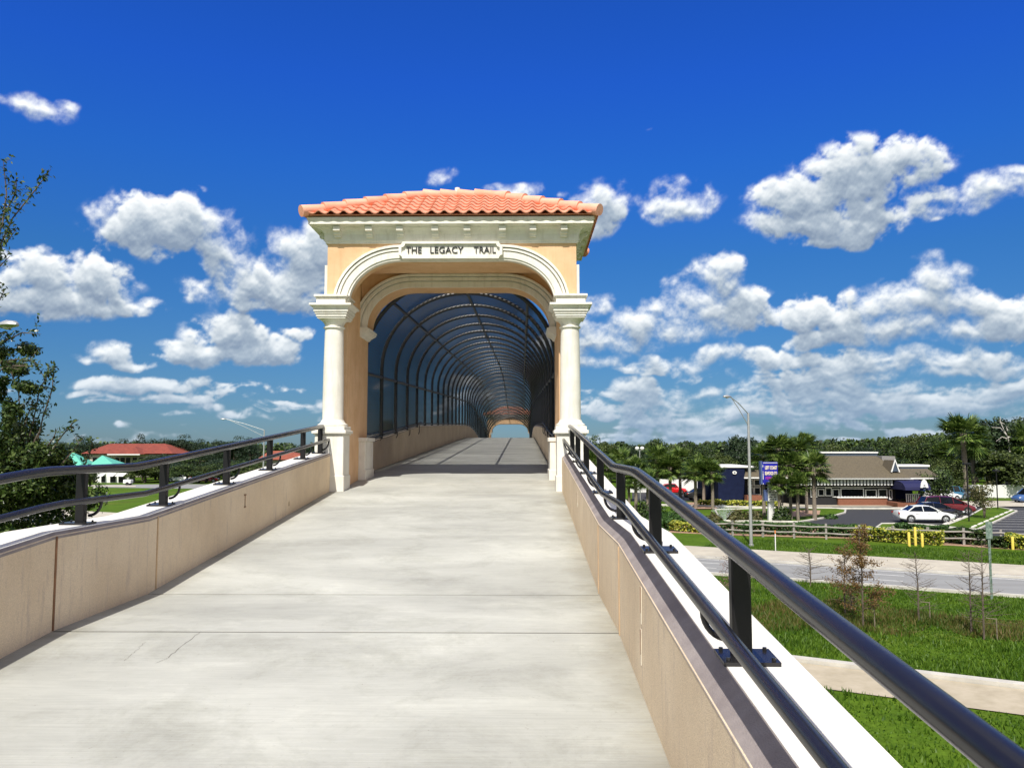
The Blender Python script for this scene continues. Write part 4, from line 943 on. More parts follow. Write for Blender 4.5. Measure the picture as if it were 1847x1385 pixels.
for i, (px,top) in enumerate(((1085,812),(1150,818),(1215,820),(1290,822),(1360,820),(1440,818),(1500,818),(1560,820),(1760,806),(1880,790))):
    tree(OAKS, i+1, px, top, 120, 150, 'dark oak far back filling the gaps low in the right-hand wood', 'filler oaks deep in the right-hand wood')
LG = 'tall feathery pines on the left horizon'
LP = [(60,792,60,'feathery pine low behind the near leafy tree'),(118,786,46,'feathery pine just right of the near leafy tree'),(152,780,50,'feathery pine left of the terracotta roof'),(186,784,40,'small feathery pine over the left hip of the terracotta roof'),
 (222,780,44,'feathery pine over the middle of the terracotta roof'),(254,776,34,'narrow pine over the right end of the terracotta roof'),(294,774,50,'dense pine right of the terracotta roof ridge'),(330,771,52,'tallest dense pine on the left horizon'),
 (362,786,40,'lower pine right of the tallest left pine'),(394,778,46,'feathery pine below the head of the far street lamp'),(425,774,46,'pine under the arm of the far street lamp'),(452,783,36,'small pine just left of the far lamp pole'),(545,786,38,'lone pine between the far lamp pole and the gate')]
for i, (px,top,wp,lab) in enumerate(LP): tree(PINES, i, px, top, wp*1.5, 185, lab, LG)
LO = [(232,836,44,150),(262,832,52,146),(300,829,56,150),(338,836,50,144),(372,838,50,147),(405,834,50,143),(438,840,54,146),(478,846,50,141),(512,850,46,143),(552,852,46,139),(590,850,50,141),(188,846,30,160)]
for i, (px,top,wp,Y) in enumerate(LO):
    tree(OAKS, i, px, top-3, wp*1.55, Y, 'low broad green shade tree in the row along the far edge of the left lawn', 'shade trees along the far left lawn')
for i, (px,top,wp,Y) in enumerate(((700,742,90,125),(748,768,70,130),(650,790,60,128),(806,790,60,150))):
    tree(OAKS, i, px, top, wp, Y, ('tall oak seen through the mesh just inside the left gate pier','oak seen through the mesh in the middle of the left tunnel side','low oak behind the left rear pilaster of the gate','small oak far along the left tunnel side behind the mesh')[i], 'oaks seen through the tunnel mesh')
tree(OAKS, 2, 878, 781, 26, 200, 'small bush-like tree framed by the far tunnel mouth', 'oaks seen through the tunnel mesh')

# ---- sabal palms
def palm_template(seed, nf=64, R0=1.9, droop=1.0, nbl=16):
    r = random.Random(seed); root = empty('palm_tree', (0,0,0))
    b = MB(); b.tube([(0,0,-0.2),(0.04,0.02,1.5),(0.0,0.0,3.2),(0.02,0.0,4.0)],[0.20,0.17,0.18,0.24],9); tr = b.build('trunk', M_PBARK, root, smooth=True)
    P = []; Nn = []; S = []; vs = []; fs = []
    for i in range(nf):
        a = r.uniform(0,2*PI); el = math.asin(r.uniform(-0.78,0.99)); L_ = R0*r.uniform(0.36,0.60)
        d = Vector((math.cos(a)*math.cos(el), math.sin(a)*math.cos(el), math.sin(el)))
        base = d*L_ + Vector((0,0,-0.10*droop)); side = d.cross(Vector((0,0,1))).normalized(); up = side.cross(d).normalized()
        q = len(vs); w = 0.02
        vs += [tuple(side*w), tuple(-side*w), tuple(base-side*w), tuple(base+side*w)]; fs.append((q,q+1,q+2,q+3))
        bl = R0*r.uniform(0.42,0.60)
        for k in range(nbl):
            t = (k/(nbl-1)-0.5)*2; th = t*math.radians(105); dd = (d*math.cos(th)+side*math.sin(th)+up*0.15*(1-abs(t))).normalized()
            ll = bl*(1-0.25*abs(t)); m1 = base+dd*ll*0.55; tip = base+dd*ll+Vector((0,0,-0.20*ll*droop*r.uniform(0.5,1.4))); ww = (dd.cross(up)).normalized()*0.055*R0/1.9
            q = len(vs); vs += [tuple(base), tuple(m1+ww), tuple(tip), tuple(m1-ww)]; fs.append((q,q+1,q+2,q+3))
    me = bpy.data.meshes.new('crown'); me.from_pydata(vs, [], fs); me.materials.append(L_PALM)
    at = me.attributes.new('rnd','FLOAT','FACE'); at.data.foreach_set('value', [r.random() for _ in fs])
    cr = link('crown', me, root); cr.location = (0,0,4.0)
    return root
PALMS = [palm_template(s) for s in (5,6,7)]
def palm(i, px, cy, rpx, by, label, group='sabal palms around the restaurant'):
    Y = FPX*6.5/(by-806); x = AT(px, cy, Y).x; zc = 6.5-(cy-806)/FPX*Y; s = rpx/FPX*Y/1.75
    t = PALMS[i % 3]
    if t.name in used: o = copy_tree(t)
    else: o = t; used.add(t.name)
    o.location = (x, Y, 0); o.rotation_euler = (0,0,random.uniform(0,6)); tag(o, label, 'palm', group)
    for ch in o.children:
        if ch.name.startswith('crown'): ch.scale = (s,s,s); ch.location = (0,0,zc)
        else: ch.scale = (s*0.95, s*0.95, zc/4.0)
PL = [(1072,832,26,905,'sabal palm closest to the white gate column'),(1096,842,26,908,'sabal palm second from the white gate column'),(1120,830,28,904,'sabal palm behind the kink of the right handrail'),(1146,848,28,925,'sabal palm with a pale trunk standing left of the second rail post'),(1134,866,22,915,'short sabal palm low behind the right handrail kink'),
 (1168,864,24,930,'short sabal palm with dark trunk just left of the tall railing post'),(1186,828,28,900,'sabal palm whose crown fans out above the red car, left one'),(1208,842,27,902,'sabal palm whose trunk stands left of the red car'),(1226,828,25,899,'sabal palm just right of the red car, crown touching the oaks'),
 (1254,850,26,916,'sabal palm standing at the left end of the mulch bed'),(1284,850,25,917,'sabal palm in front of the left corner of the blue wall'),(1268,838,24,906,'sabal palm between the two palms of the mulch bed'),
 (1376,822,27,930,'sabal palm rising behind the blue pylon sign, left side'),(1404,808,30,934,'tallest sabal palm directly above the blue pylon sign'),(1424,836,26,936,'sabal palm right beside the blue pylon sign'),(1436,812,28,932,'tall sabal palm above the left end of the restaurant roof'),(1438,872,24,938,'short leaning sabal palm right of the letter board'),
 (1467,842,33,936,'sabal palm with pale trunk in front of the scalloped awning'),(1452,802,24,925,'high sabal palm crown left of the restaurant roof'),(1404,872,20,939,'dark low sabal palm directly behind the letter board'),
 (1753,800,34,893,'sabal palm with patterned trunk right of the tallest fan palm'),(1692,828,26,884,'sabal palm low behind the entrance canopy'),(1780,842,24,882,'left sabal palm behind the white vinyl fence'),(1800,838,24,881,'second sabal palm behind the white vinyl fence'),(1822,844,24,882,'third sabal palm behind the white vinyl fence'),(1838,836,26,881,'fourth sabal palm behind the white vinyl fence'),
 (1714,815,24,886,'pale green sabal palm left of the tallest fan palm'),(1850,795,34,890,'bright sabal palm half out of the right edge')]
for i, (px,cy,rp_,by,lab) in enumerate(PL): palm(i, px, cy, rp_*1.12, by, lab)
palm(1, 1737, 782, 46, 898, 'tallest fan palm with a bare pale lower trunk beside the parking lamp', 'sabal palms around the restaurant')

# ---- shrubs and hedges
def box_leaves(name, poly, h, n, ls, mats, label, cat, group=None, midx=None, lump=0.15, z=0.0):
    P = np.array(poly); x0,y0 = P.min(0); x1,y1 = P.max(0)
    X = rng.uniform(x0,x1,n*6); Y = rng.uniform(y0,y1,n*6); ins = np.zeros(len(X),bool); j = len(P)-1
    for i in range(len(P)):
        xi,yi = P[i]; xj,yj = P[j]; ins ^= ((yi>Y)!=(yj>Y)) & (X < (xj-xi)*(Y-yi)/(yj-yi+1e-9)+xi); j = i
    X = X[ins][:n]; Y = Y[ins][:n]; n = len(X)
    top = h*(1-lump+lump*np.sin(X*2.1+np.cos(Y*1.7)*2)*np.cos(Y*1.9)); Z = top*np.where(rng.random(n) < 0.5, rng.uniform(0.88,1.04,n), rng.uniform(0.05,1,n))
    nn = rng.normal(0,0.7,(n,3)); nn[:,2] += 0.6; nn[:,1] -= 0.35
    c = (X.mean(), Y.mean(), z)
    mi = None if not isinstance(mats,(list,tuple)) else (rng.random(n) < 0.72).astype(int)
    o = leaves(name, np.stack([X,Y,Z+z],1), nn, ls, mats, None, aspect=0.75, midx=mi, off=c); o.location = c
    return tag(o, label, cat, group)
def pline(a, b, w):
    A, B = Vector((*G(*a),0)), Vector((*G(*b),0)); d = (B-A).normalized(); n = Vector((-d.y,d.x,0)); return [(A.x,A.y),(B.x,B.y),(B.x+n.x*w,B.y+n.y*w),(A.x+n.x*w,A.y+n.y*w)]
box_leaves('hedge', pline((1296,962),(1560,971),2.0), 0.85, 8000, 0.17, L_BUSH, 'clipped dark hedge behind the rail fence below the pylon sign', 'hedge')
box_leaves('hedge', pline((1696,979),(1772,985),1.6), 1.05, 3400, 0.17, L_OAK, 'dark glossy hedge block right of the yellow bollards', 'hedge')
box_leaves('hedge', pline((1612,957),(1710,962),1.2), 0.55, 2200, 0.17, L_BUSH, 'low green hedge strip below the white saloon', 'hedge')
box_leaves('hedge', pline((1778,987),(1815,990),1.4), 0.7, 1500, 0.17, L_OAK, 'small dark hedge left of the single bollard', 'hedge')
box_leaves('hedge', pline((1150,957),(1205,959),2.0), 0.9, 2000, 0.19, L_BUSH, 'green hedge glimpsed between the handrail posts', 'hedge')
box_leaves('croton_bed', pline((1538,975),(1700,985),1.7), 0.95, 5500, 0.17, [L_BUSH,L_YEL], 'yellow and green croton shrubs behind the three bollards', 'shrub bed', 'yellow croton beds')
box_leaves('croton_bed', pline((1196,957),(1268,962),1.6), 0.7, 2600, 0.17, [L_BUSH,L_YEL], 'yellow croton shrubs seen under the handrail beside the tall post', 'shrub bed', 'yellow croton beds')
box_leaves('croton_bed', pline((1258,914),(1402,917.5),1.6), 0.75, 3600, 0.22, [L_BUSH,L_YEL], 'yellow croton shrubs along the foot of the blue wall', 'shrub bed', 'yellow croton beds')
box_leaves('croton_bed', pline((1814,990),(1880,994),1.7), 0.95, 2200, 0.17, [L_BUSH,L_YEL], 'yellow croton shrubs at the right edge by the single bollard', 'shrub bed', 'yellow croton beds')
def bush(px, by, wpx, hpx, m, label, n=1500, ls=0.2, group='loose shrubs on the restaurant lawn', cat='shrub', name='shrub'):
    x, y = G(px, by); Y = y; R = wpx/2/FPX*Y; H = hpx/FPX*Y; s = sph(n); s[:,2] = np.abs(s[:,2])*1.0
    k = rng.uniform(0.55,1.05,n)*(0.85+0.25*np.sin(s[:,0]*5+px)*np.cos(s[:,1]*6))
    p = s*k[:,None]*np.array([R,R*0.8,H])+np.array([x,y+R*0.3,0.05]); o = leaves(name, p, s+rng.normal(0,0.5,(n,3)), ls, m, None, aspect=0.75, off=(x,y,0)); o.location = (x,y,0)
    return tag(o, label, cat, group)
bush(1228,944,74,26,L_BUSH,'wide green shrub left of the fountain, seen under the handrail',2200)
bush(1186,938,44,28,L_BUSH,'green shrub between the tall rail post and the palms',1500)
bush(1330,941,46,22,L_OLIVE,'brownish shrub right of the fountain',1500)
bush(1362,941,36,20,L_OLIVE,'brownish shrub touching the white sign pole',1200)
bush(1290,944,34,18,L_OLIVE,'low olive shrub at the left edge of the fountain spray',1000)
bush(1412,942,40,30,L_OAK,'dark palmetto clump right of the white sign pole',1600)
bush(1500,936,30,8,L_BUSH,'low green shrub on the tip of the grass island',500)
bush(1160,936,30,34,L_OAK,'dark shrub behind the short sabal palm by the handrail',900)
bush(1640,912,44,12,L_BUSH,'green shrub at the foot of the entrance ramp',900, group='shrubs by the restaurant entrance')
bush(1668,904,30,18,L_BUSH,'bright green shrub under the entrance canopy end',900, group='shrubs by the restaurant entrance')
def small_tree(px, by, top, wpx, m, label, n, ls, name='small_tree', trunkfrac=0.3):
    x, y = G(px, by); Y = y; H = (by-top)/FPX*Y; R = wpx/2/FPX*Y; root = empty(name, (x,y,0), label, 'tree')
    nb = 14; cen = sph(nb)*rng.uniform(0.3,0.8,nb)[:,None]*np.array([R,R,H*0.36])+np.array([x,y,H*0.64]); k = rng.integers(0,nb,n); s = sph(n)
    leaves('crown', cen[k]+s*(R*0.38*rng.uniform(0.5,1.1,n))[:,None], s+rng.normal(0,0.5,(n,3)), ls, m, root, aspect=0.7)
    b = MB(); 
    for q in range(4): b.tube([(x,y,-0.05),(x+(q-1.5)*0.08,y,H*0.3),tuple(cen[q])],[0.06,0.05,0.02],6)
    b.build('trunk', M_BARK, root, smooth=True); return root
small_tree(1776,936,872,68,L_OLIVE,'airy multi-stemmed small tree on the grass strip right of the red people carrier',1500,0.17)
small_tree(1692,914,848,84,L_OAK,'dark spreading small tree in front of the restaurant entrance canopy',3000,0.2)
# dead tree
px0 = AT(1820,806,112).x; root = empty('dead_tree', (px0,112,0), 'bare pale dead tree standing in front of the high dark oak', 'tree')
b = MB(); Z = lambda py,Y=112: AT(923,py,Y).z; X = lambda px,Y=112: AT(px,806,Y).x
b.tube([(X(1824),112,0),(X(1822),112,Z(830)),(X(1820),112,Z(800)),(X(1819),112,Z(788))],[0.13,0.12,0.10,0.09],7)
for P in (((1819,790),(1812,775),(1806,760),(1807,752)),((1819,788),(1806,772),(1790,771)),((1819,778),(1816,768),(1824,772)),((1819,792),(1808,788),(1797,796)),((1820,788),(1826,790)),((1806,762),(1814,765))):
    b.tube([(X(p),112,Z(q)) for p,q in P],[0.10]+[0.06]*(len(P)-2)+[0.03],6)
b.build('branches', M_DEAD, root, smooth=True)

# ---- bald cypress saplings on the verge
def sapling(px, by, top, wpx, label, leafm=None, nleaf=0, seed=0, stake=True):
    r = random.Random(seed); x, y = G(px, by); H = (by-top)/FPX*y*1.0; R = wpx/2/FPX*y
    root = empty('cypress_sapling', (x,y,0), label, 'tree', 'young cypress trees on the roadside verge')
    b = MB(); top_ = (x+r.uniform(-0.1,0.1), y, H); b.tube([(x,y,-0.05),(x+0.02,y,H*0.5),top_],[0.038,0.026,0.008],6); b.build('trunk', M_BARK, root, smooth=True)
    b = MB(); pts = []; nb = 44
    for i in range(nb):
        t = 0.16+0.8*i/nb; a = r.uniform(0,2*PI); L_ = R*(1.15-t*0.8)*r.uniform(0.6,1.15); z = H*t; d = Vector((math.cos(a),math.sin(a),r.uniform(0.1,0.55)))
        p0 = Vector((x,y,z)); p1 = p0+d*L_*0.55; p2 = p0+d*L_+Vector((0,0,r.uniform(-0.1,0.12)*L_)); b.tube([p0,p1,p2],[0.010,0.007,0.003],4); pts += [p0+(p2-p0)*f for f in (0.4,0.6,0.8,1.0)]
        for q in range(3):
            f = r.uniform(0.3,0.9); s0 = p0+(p2-p0)*f; s1 = s0+Vector((r.uniform(-1,1),r.uniform(-1,1),r.uniform(-0.2,0.8)))*L_*0.26; b.tube([s0,s1],[0.005,0.002],3); pts.append(s1)
    b.build('branches', M_BARK, root, recalc=False)
    if nleaf:
        P = np.array([tuple(p) for p in pts]); k = rng.integers(0,len(P),nleaf); pp = P[k]+rng.normal(0,0.06,(nleaf,3)); leaves('foliage', pp, rng.normal(size=(nleaf,3)), 0.075, leafm, root, aspect=0.45)
    if stake:
        sx = x+0.33; st = empty('tree_stake', (sx,y,0), 'small wooden goalpost stake beside a roadside cypress sapling', 'stake', 'stakes beside the young cypress trees')
        b = MB(); b.tube([(sx,y-0.2,0),(sx,y-0.2,0.75)],0.020,6); b.tube([(sx,y-0.2,0.72),(sx-0.3,y-0.1,0.74)],0.015,6); b.build('stake_frame', M_STAKE, st)
sapling(1462,1057,990,80,'bare cypress sapling left of the rust-leaved pair, against the road', seed=1, stake=False)
sapling(1524,1106,985,78,'cypress sapling with thin rust leaves, left of the fuller rusty one', L_RUST, 1300, 2, False)
sapling(1557,1133,955,96,'tallest cypress sapling with rusty brown foliage', L_RUST, 4200, 3)
sapling(1657,1120,998,100,'bare cypress sapling right of the rusty one, beside a wooden stake', None, 0, 4)
sapling(1752,1142,1000,90,'bare cypress sapling left of the nearest bare one', None, 0, 5, False)
sapling(1775,1153,985,110,'largest bare cypress sapling by the thin green sign post', None, 0, 6)
sapling(1322,1088,990,80,'small sapling with pinkish-brown leaves behind the nearest rail post', leafmat('leaf_pink',[(0.22,0.12,0.10),(0.36,0.22,0.18)],scale=2), 600, 7, False)
sapling(1536,1100,1060,30,'tiny bare cypress sapling between the two rusty ones', None, 0, 8, False)

# ---- the near leafy tree at the left edge
def near_tree():
    root = empty('holly_tree', (-13.2,14.6,0), 'tall leafy near tree with loose upright shoots at the left edge behind the handrail', 'tree')
    pos = []; nrm = []; b = MB(); r = random.Random(4)
    def shoot(pts, Y, dens=62, rr=0.13, w=0.012):
        P = [AT(px,py,Y+dy) for (px,py),dy in zip(pts, [r.uniform(-0.15,0.15) for _ in pts])]
        b.tube(P, [w]*(len(P)-1)+[w*0.3], 5)
        for a, c in zip(P, P[1:]):
            L_ = (c-a).length; n = int(L_*dens)
            for i in range(n):
                t = r.random(); q = a+(c-a)*t; d = Vector((r.gauss(0,1),r.gauss(0,1),r.gauss(0.3,1))).normalized(); pos.append(tuple(q+d*rr*r.uniform(0.2,1))); nrm.append((r.gauss(0,1),r.gauss(-0.4,1),r.gauss(0.7,1)))
            for i in range(int(L_*5)):
                t = r.random(); q = a+(c-a)*t; d = Vector((r.gauss(0,1),r.gauss(0,0.6),r.gauss(0.9,0.6))).normalized(); e = q+d*r.uniform(0.12,0.3); b.tube([q,e],[0.005,0.002],3)
                for j in range(9):
                    f = r.random(); pos.append(tuple(q+(e-q)*f+Vector((r.gauss(0,1),r.gauss(0,1),r.gauss(0,1)))*0.03)); nrm.append((r.gauss(0,1),r.gauss(-0.4,1),r.gauss(0.7,1)))
    def mass(px, py, wp, hp, Y, n):
        c = AT(px,py,Y); R = wp/FPX*Y; Hh = hp/FPX*Y; nb = max(4,int(n/350)); cen = [(c.x+r.gauss(0,0.42)*R, Y+r.gauss(0,0.42)*R, c.z+r.gauss(0,0.42)*Hh) for _ in range(nb)]
        for i in range(n):
            q = cen[i % nb]; d = Vector((r.gauss(0,1),r.gauss(0,1),r.gauss(0,1))).normalized(); k = r.uniform(0.4,1.05)
            pos.append((q[0]+d.x*k*R*0.42, q[1]+d.y*k*R*0.42, q[2]+d.z*k*Hh*0.42)); nrm.append((d.x+r.gauss(0,0.7),d.y+r.gauss(0,0.7),d.z+0.4+r.gauss(0,0.7)))
    S = [(((-30,560),(2,440),(22,395),(58,350),(92,305)),13.6),(((-25,520),(5,400),(12,350),(6,290)),13.2),(((-30,470),(10,440),(32,410)),13.6),(((-40,500),(0,480),(18,462)),13.4),(((0,400),(28,350),(30,320)),13.4),(((-40,560),(-4,545),(8,525)),13.5),
     (((-50,640),(0,620),(40,600),(74,603)),14.0),(((-40,660),(30,648),(62,652),(86,690)),14.0),(((-30,640),(0,600),(12,600)),13.8),(((20,660),(60,660),(70,655)),13.9),(((20,670),(34,710),(36,755)),14.1),(((-40,700),(10,660),(40,668)),13.8),
     (((40,830),(58,770),(72,700),(92,668)),14.2),(((60,830),(78,750),(95,700),(96,660)),14.3),(((70,850),(108,790),(132,762),(142,757)),14.2),(((60,840),(96,790),(104,772)),14.3),(((20,840),(40,780),(60,720)),14.1),(((90,860),(126,820),(150,790)),14.6),(((130,880),(148,850),(166,806),(166,790)),15.2)]
    for pts, Y in S: shoot(pts, Y)
    for a in ((-10,640,58,34,14.0,1500),(30,680,44,24,14.0,650),(30,740,14,32,14.1,350),(4,770,16,70,13.7,800),(60,830,48,56,14.3,2600),(20,900,90,70,14.2,6500),(84,900,62,60,14.6,5000),(40,850,80,60,14.4,5000),(-20,870,60,90,14.0,4500),(20,800,60,50,14.9,4000),(90,870,50,50,15.0,4000),(0,655,50,30,14.3,1500),(0,730,22,60,14.2,900),(96,836,32,30,14.5,900),(140,920,26,34,14.9,800),(-60,820,90,110,14.0,3000),(-70,560,60,120,13.8,1500),(30,960,90,50,14.4,2000),(-10,430,20,50,13.4,300)):
        mass(*a)
    leaves('foliage', np.array(pos), np.array(nrm), 0.085, L_NEAR, root, aspect=0.42)
    b.tube([(-13.2,14.6,-0.1),(-12.6,14.4,3.0),(-11.8,14.0,6.0),(-11.0,13.8,8.0),AT(-60,420,13.6)],[0.26,0.2,0.15,0.1,0.03],10)
    b.tube([(-12.6,14.4,3.0),(-11.0,14.3,4.8),AT(40,870,14.3)],[0.13,0.08,0.03],8); b.tube([(-11.8,14.0,6.0),AT(-40,650,14),AT(20,655,14)],[0.09,0.05,0.02],8); b.tube([(-11.4,14.2,4.4),AT(40,840,14.2),AT(70,780,14.2)],[0.06,0.03,0.012],8)
    b.build('trunk', M_BARK, root, smooth=True)
    # undergrowth that fills below the rail
near_tree()
for (px,py,Y,n,lab) in ((60,1010,15.5,2500,'dark undergrowth shrub below the left parapet by the near tree'),(150,985,17.5,1400,'small dark shrub right of the near tree behind the left parapet')):
    c = AT(px,py,Y); R = 1.5; s = sph(n); p = s*rng.uniform(0.6,1.05,n)[:,None]*np.array([R,R,c.z*0.62])+np.array([c.x,Y,c.z*0.55]); o = leaves('shrub', p, s+rng.normal(0,0.5,(n,3)), 0.12, L_NEAR, None, aspect=0.5, off=(c.x,Y,0)); o.location = (c.x,Y,0); tag(o, lab, 'shrub', 'undergrowth by the near tree')

# far woodland that closes the horizon as one mass
def wood(name, pxs, tops, Y, n, ls, depth):
    X = rng.uniform(0,1,n); px = pxs[0]+(pxs[-1]-pxs[0])*X; top = np.interp(px, pxs, tops); top = top + 5*np.sin(px*0.11)+3*np.sin(px*0.31+1)
    zt = 6.5+(806-top)/FPX*Y; x = (px-943)/FPX*Y; y = Y+rng.uniform(0,depth,n)*1.0; z = zt*np.where(rng.random(n)<0.45, rng.uniform(0.8,1.02,n), rng.uniform(0,1,n))
    nn = rng.normal(0,0.6,(n,3)); nn[:,1] -= 0.5; nn[:,2] += 0.5
    o = leaves(name, np.stack([x,y,z],1), nn, ls, L_OAK, None, aspect=0.8); tag(o, kind='stuff')
wood('woodland', [1040,1200,1400,1600,1750,2300], [806,806,802,798,786,780], 160, 26000, 0.85, 14)
wood('woodland', [-500,0,300,560,640,960], [806,806,804,808,808,808], 225, 26000, 1.0, 16)
for i,(px,top,wp,Y,lab) in enumerate(((560,838,60,150,'broad green tree low under the far street lamp, nearest the gate'),(452,828,64,158,'green tree low between the far lamp pole and the pines'),(395,822,70,165,'green tree mass low under the middle left pines'),(335,822,70,165,'green tree mass low under the tallest left pine'),(282,824,50,160,'green tree at the right end of the terracotta roof'),(170,846,30,149,'small green tree before the teal pavilion'),(218,852,22,148,'small dark green tree between the kiosk openings'),(288,812,54,158,'rounded tree hiding the right end of the terracotta building'),(258,822,40,156,'rounded tree before the right windows of the terracotta building'),(196,816,30,160,'tree between the two teal roofs and the terracotta building'),(440,826,60,152,'broad tree low at the foot of the far lamp pole'))):
    tree(OAKS, i, px, top, wp*1.3, Y, lab, 'green trees below the left pines')
# ================================================================== restaurant
M_BLUE = mat('wall_navy', (0.012,0.018,0.050), 1.0, spec=0.1, scale=2, col2=(0.009,0.013,0.036), bump=0.3)
M_BRICK = mat('brick_red', (0.26,0.105,0.06), 0.9, scale=14, col2=(0.16,0.06,0.035), stretch=(1,1,3))
M_SHINGLE = mat('shingle_brown', (0.145,0.118,0.072), 0.95, scale=6, col2=(0.07,0.057,0.036), stretch=(1,1,3), det=9)
M_TRIM = mat('trim_white', (0.78,0.78,0.75), 0.7, var=0.04)
M_DARK = mat('black_and_shade', (0.012,0.012,0.014), 0.7)
M_GLASS = mat('dark_glass', (0.006,0.008,0.010), 0.12, var=0.0, spec=0.3)
M_AWN = mat('canvas_navy', (0.006,0.008,0.065), 0.7, var=0.1)
M_GREYB = mat('parapet_greyblue', (0.06,0.085,0.12), 0.8)
M_VENT = mat('vent_block', (0.28,0.27,0.26), 0.9, scale=10, col2=(0.19,0.18,0.175), stretch=(1,1,4))
def RX(px, Y): return AT(px, 806, Y).x
def RZ(py, Y): return AT(923, py, Y).z
rest = empty('restaurant', (RX(1520,90),95,0), 'long single-storey restaurant with brown shingle roof and scalloped black and white awning', 'restaurant')
def P(name, m, fn, parent=rest):
    b = MB(); fn(b); return b.build(name, m, parent)
Yf = 90.0
P('wall', M_DARK, lambda b: b.box(RX(1452,Yf), RX(1612,Yf), Yf, Yf+13, -0.1, 3.1))  # front coloured near-black to stand for the shade it lies in
P('wall', M_BLUE, lambda b: b.box(RX(1612,Yf)+0.005, RX(1668,Yf), Yf+3.2, Yf+13, -0.1, 3.1))
P('brick_base', M_BRICK, lambda b: b.box(RX(1509,Yf-0.4), RX(1597,Yf-0.4), Yf-0.4, Yf-0.003, -0.05, RZ(898,Yf-0.4)))
P('sill', M_TRIM, lambda b: b.box(RX(1508,Yf-0.5), RX(1598,Yf-0.5), Yf-0.5, Yf-0.004, RZ(897.5,Yf-0.5), RZ(896.2,Yf-0.5)))
def window(x0, x1, y0, y1, Y, fw=0.09, mull=0, par=rest):
    xa, xb, za, zb = RX(x0,Y), RX(x1,Y), RZ(y1,Y), RZ(y0,Y)
    b = MB(); b.box(xa,xa+fw,Y-0.10,Y-0.002,za,zb); b.box(xb-fw,xb,Y-0.10,Y-0.002,za,zb); b.box(xa+fw,xb-fw,Y-0.10,Y-0.002,zb-fw,zb); b.box(xa+fw,xb-fw,Y-0.10,Y-0.002,za,za+fw)
    for k in range(mull): xm = xa+(xb-xa)*(k+1)/(mull+1); b.box(xm-fw/3,xm+fw/3,Y-0.09,Y-0.003,za+fw,zb-fw)
    w_ = b.build('window', M_TRIM, par); b = MB(); b.box(xa+fw,xb-fw,Y-0.04,Y-0.012,za+fw,zb-fw); b.build('pane', M_GLASS, w_)
for x0,x1,y0,y1 in ((1459,1471,879,896),(1472.5,1484,881,894),(1485.5,1497.5,879,894),(1498.5,1511,881,896),(1513,1555,880,896),(1557.5,1578,882,896),(1580.5,1597,881,896),(1600,1606,882,900)): window(x0,x1,y0,y1,Yf)
P('window_head', M_TRIM, lambda b: b.box(RX(1455,Yf-0.15), RX(1612,Yf-0.15), Yf-0.15, Yf-0.011, RZ(878.6,Yf), RZ(877.0,Yf)))
# scalloped valance
aw = P('awning', M_DARK, lambda b: b.add([(RX(1440,Yf),Yf-1.1,2.42),(RX(1616,Yf),Yf-1.1,2.42),(RX(1616,Yf),Yf-0.2,3.08),(RX(1440,Yf),Yf-0.2,3.08),(RX(1440,Yf),Yf-1.02,2.40),(RX(1616,Yf),Yf-1.02,2.40),(RX(1616,Yf),Yf-0.2,2.98),(RX(1440,Yf),Yf-0.2,2.98)],[(0,1,2,3),(7,6,5,4),(0,4,5,1),(1,5,6,2),(3,2,6,7),(0,3,7,4)]))
b = MB(); n = 29; xa = RX(1441,Yf-1.12); xb = RX(1615,Yf-1.12); st = (xb-xa)/n
for k in range(n):
    x0 = xa+st*k+st*0.10; x1 = x0+st*0.62; r = (x1-x0)/2
    pts = [(x0,2.97),(x0,2.42)]+[((x0+x1)/2-r*math.cos(PI*i/6), 2.42-r*0.75*math.sin(PI*i/6)) for i in range(1,6)]+[(x1,2.42),(x1,2.97)]
    b.prism_y(pts, Yf-1.20, Yf-1.16)
b.build('scallops', M_TRIM, aw)
P('valance_backing', M_DARK, lambda b: b.box(xa, xb, Yf-1.155, Yf-1.12, 2.36, 2.98), aw)
P('fascia', M_TRIM, lambda b: (b.box(RX(1432,88.4), RX(1645,88.4), 88.35, 88.5, RZ(864,88.4), RZ(861.4,88.4))))
# hipped shingle roofs
ze = 3.12; zr = RZ(822,96)
def hip(b, x0, x1, y0, y1, z0, xr0, xr1, yr, z1):
    b.add([(x0,y0,z0),(x1,y0,z0),(x1,y1,z0),(x0,y1,z0),(xr0,yr,z1),(xr1,yr,z1)],[(0,1,5,4),(1,2,5),(2,3,4,5),(3,0,4),(3,2,1,0)])
P('roof', M_SHINGLE, lambda b: hip(b, RX(1432,88.4), RX(1640,88.4), 88.3, 104, ze, RX(1478,96), RX(1580,96), 96, zr))
P('side_roof', M_SHINGLE, lambda b: hip(b, RX(1596,90), RX(1690,90), 89.2, 101, 3.16, RX(1612,95), RX(1671,95), 95, RZ(845,95)))
P('side_fascia', M_TRIM, lambda b: b.box(RX(1640,89.1), RX(1690,89.1), 89.05, 89.18, 3.0, 3.14))
P('parapet', M_GREYB, lambda b: b.box(RX(1481,96.5), RX(1582,96.5), 96.5, 100, 4.6, RZ(817.2,96.5)))
P('parapet_coping', M_TRIM, lambda b: b.box(RX(1480,96.5), RX(1583,96.5), 96.4, 100.1, RZ(817.2,96.5)+0.003, RZ(814.8,96.5)))
P('parapet', M_GREYB, lambda b: b.box(RX(1622,95.4), RX(1672,95.4), 95.4, 98.5, 3.5, RZ(841.4,95.4)))
P('parapet_coping', M_TRIM, lambda b: b.box(RX(1618,95.4), RX(1675,95.4), 95.3, 98.6, RZ(841.4,95.4)+0.003, RZ(838,95.4)))
P('roof_vent', M_VENT, lambda b: b.box(RX(1590,94.6), RX(1614,94.6), 94.6, 96.8, 3.8, RZ(822.5,94.6)))
dz0, dz1 = RZ(850,89.9), RZ(831,89.9)
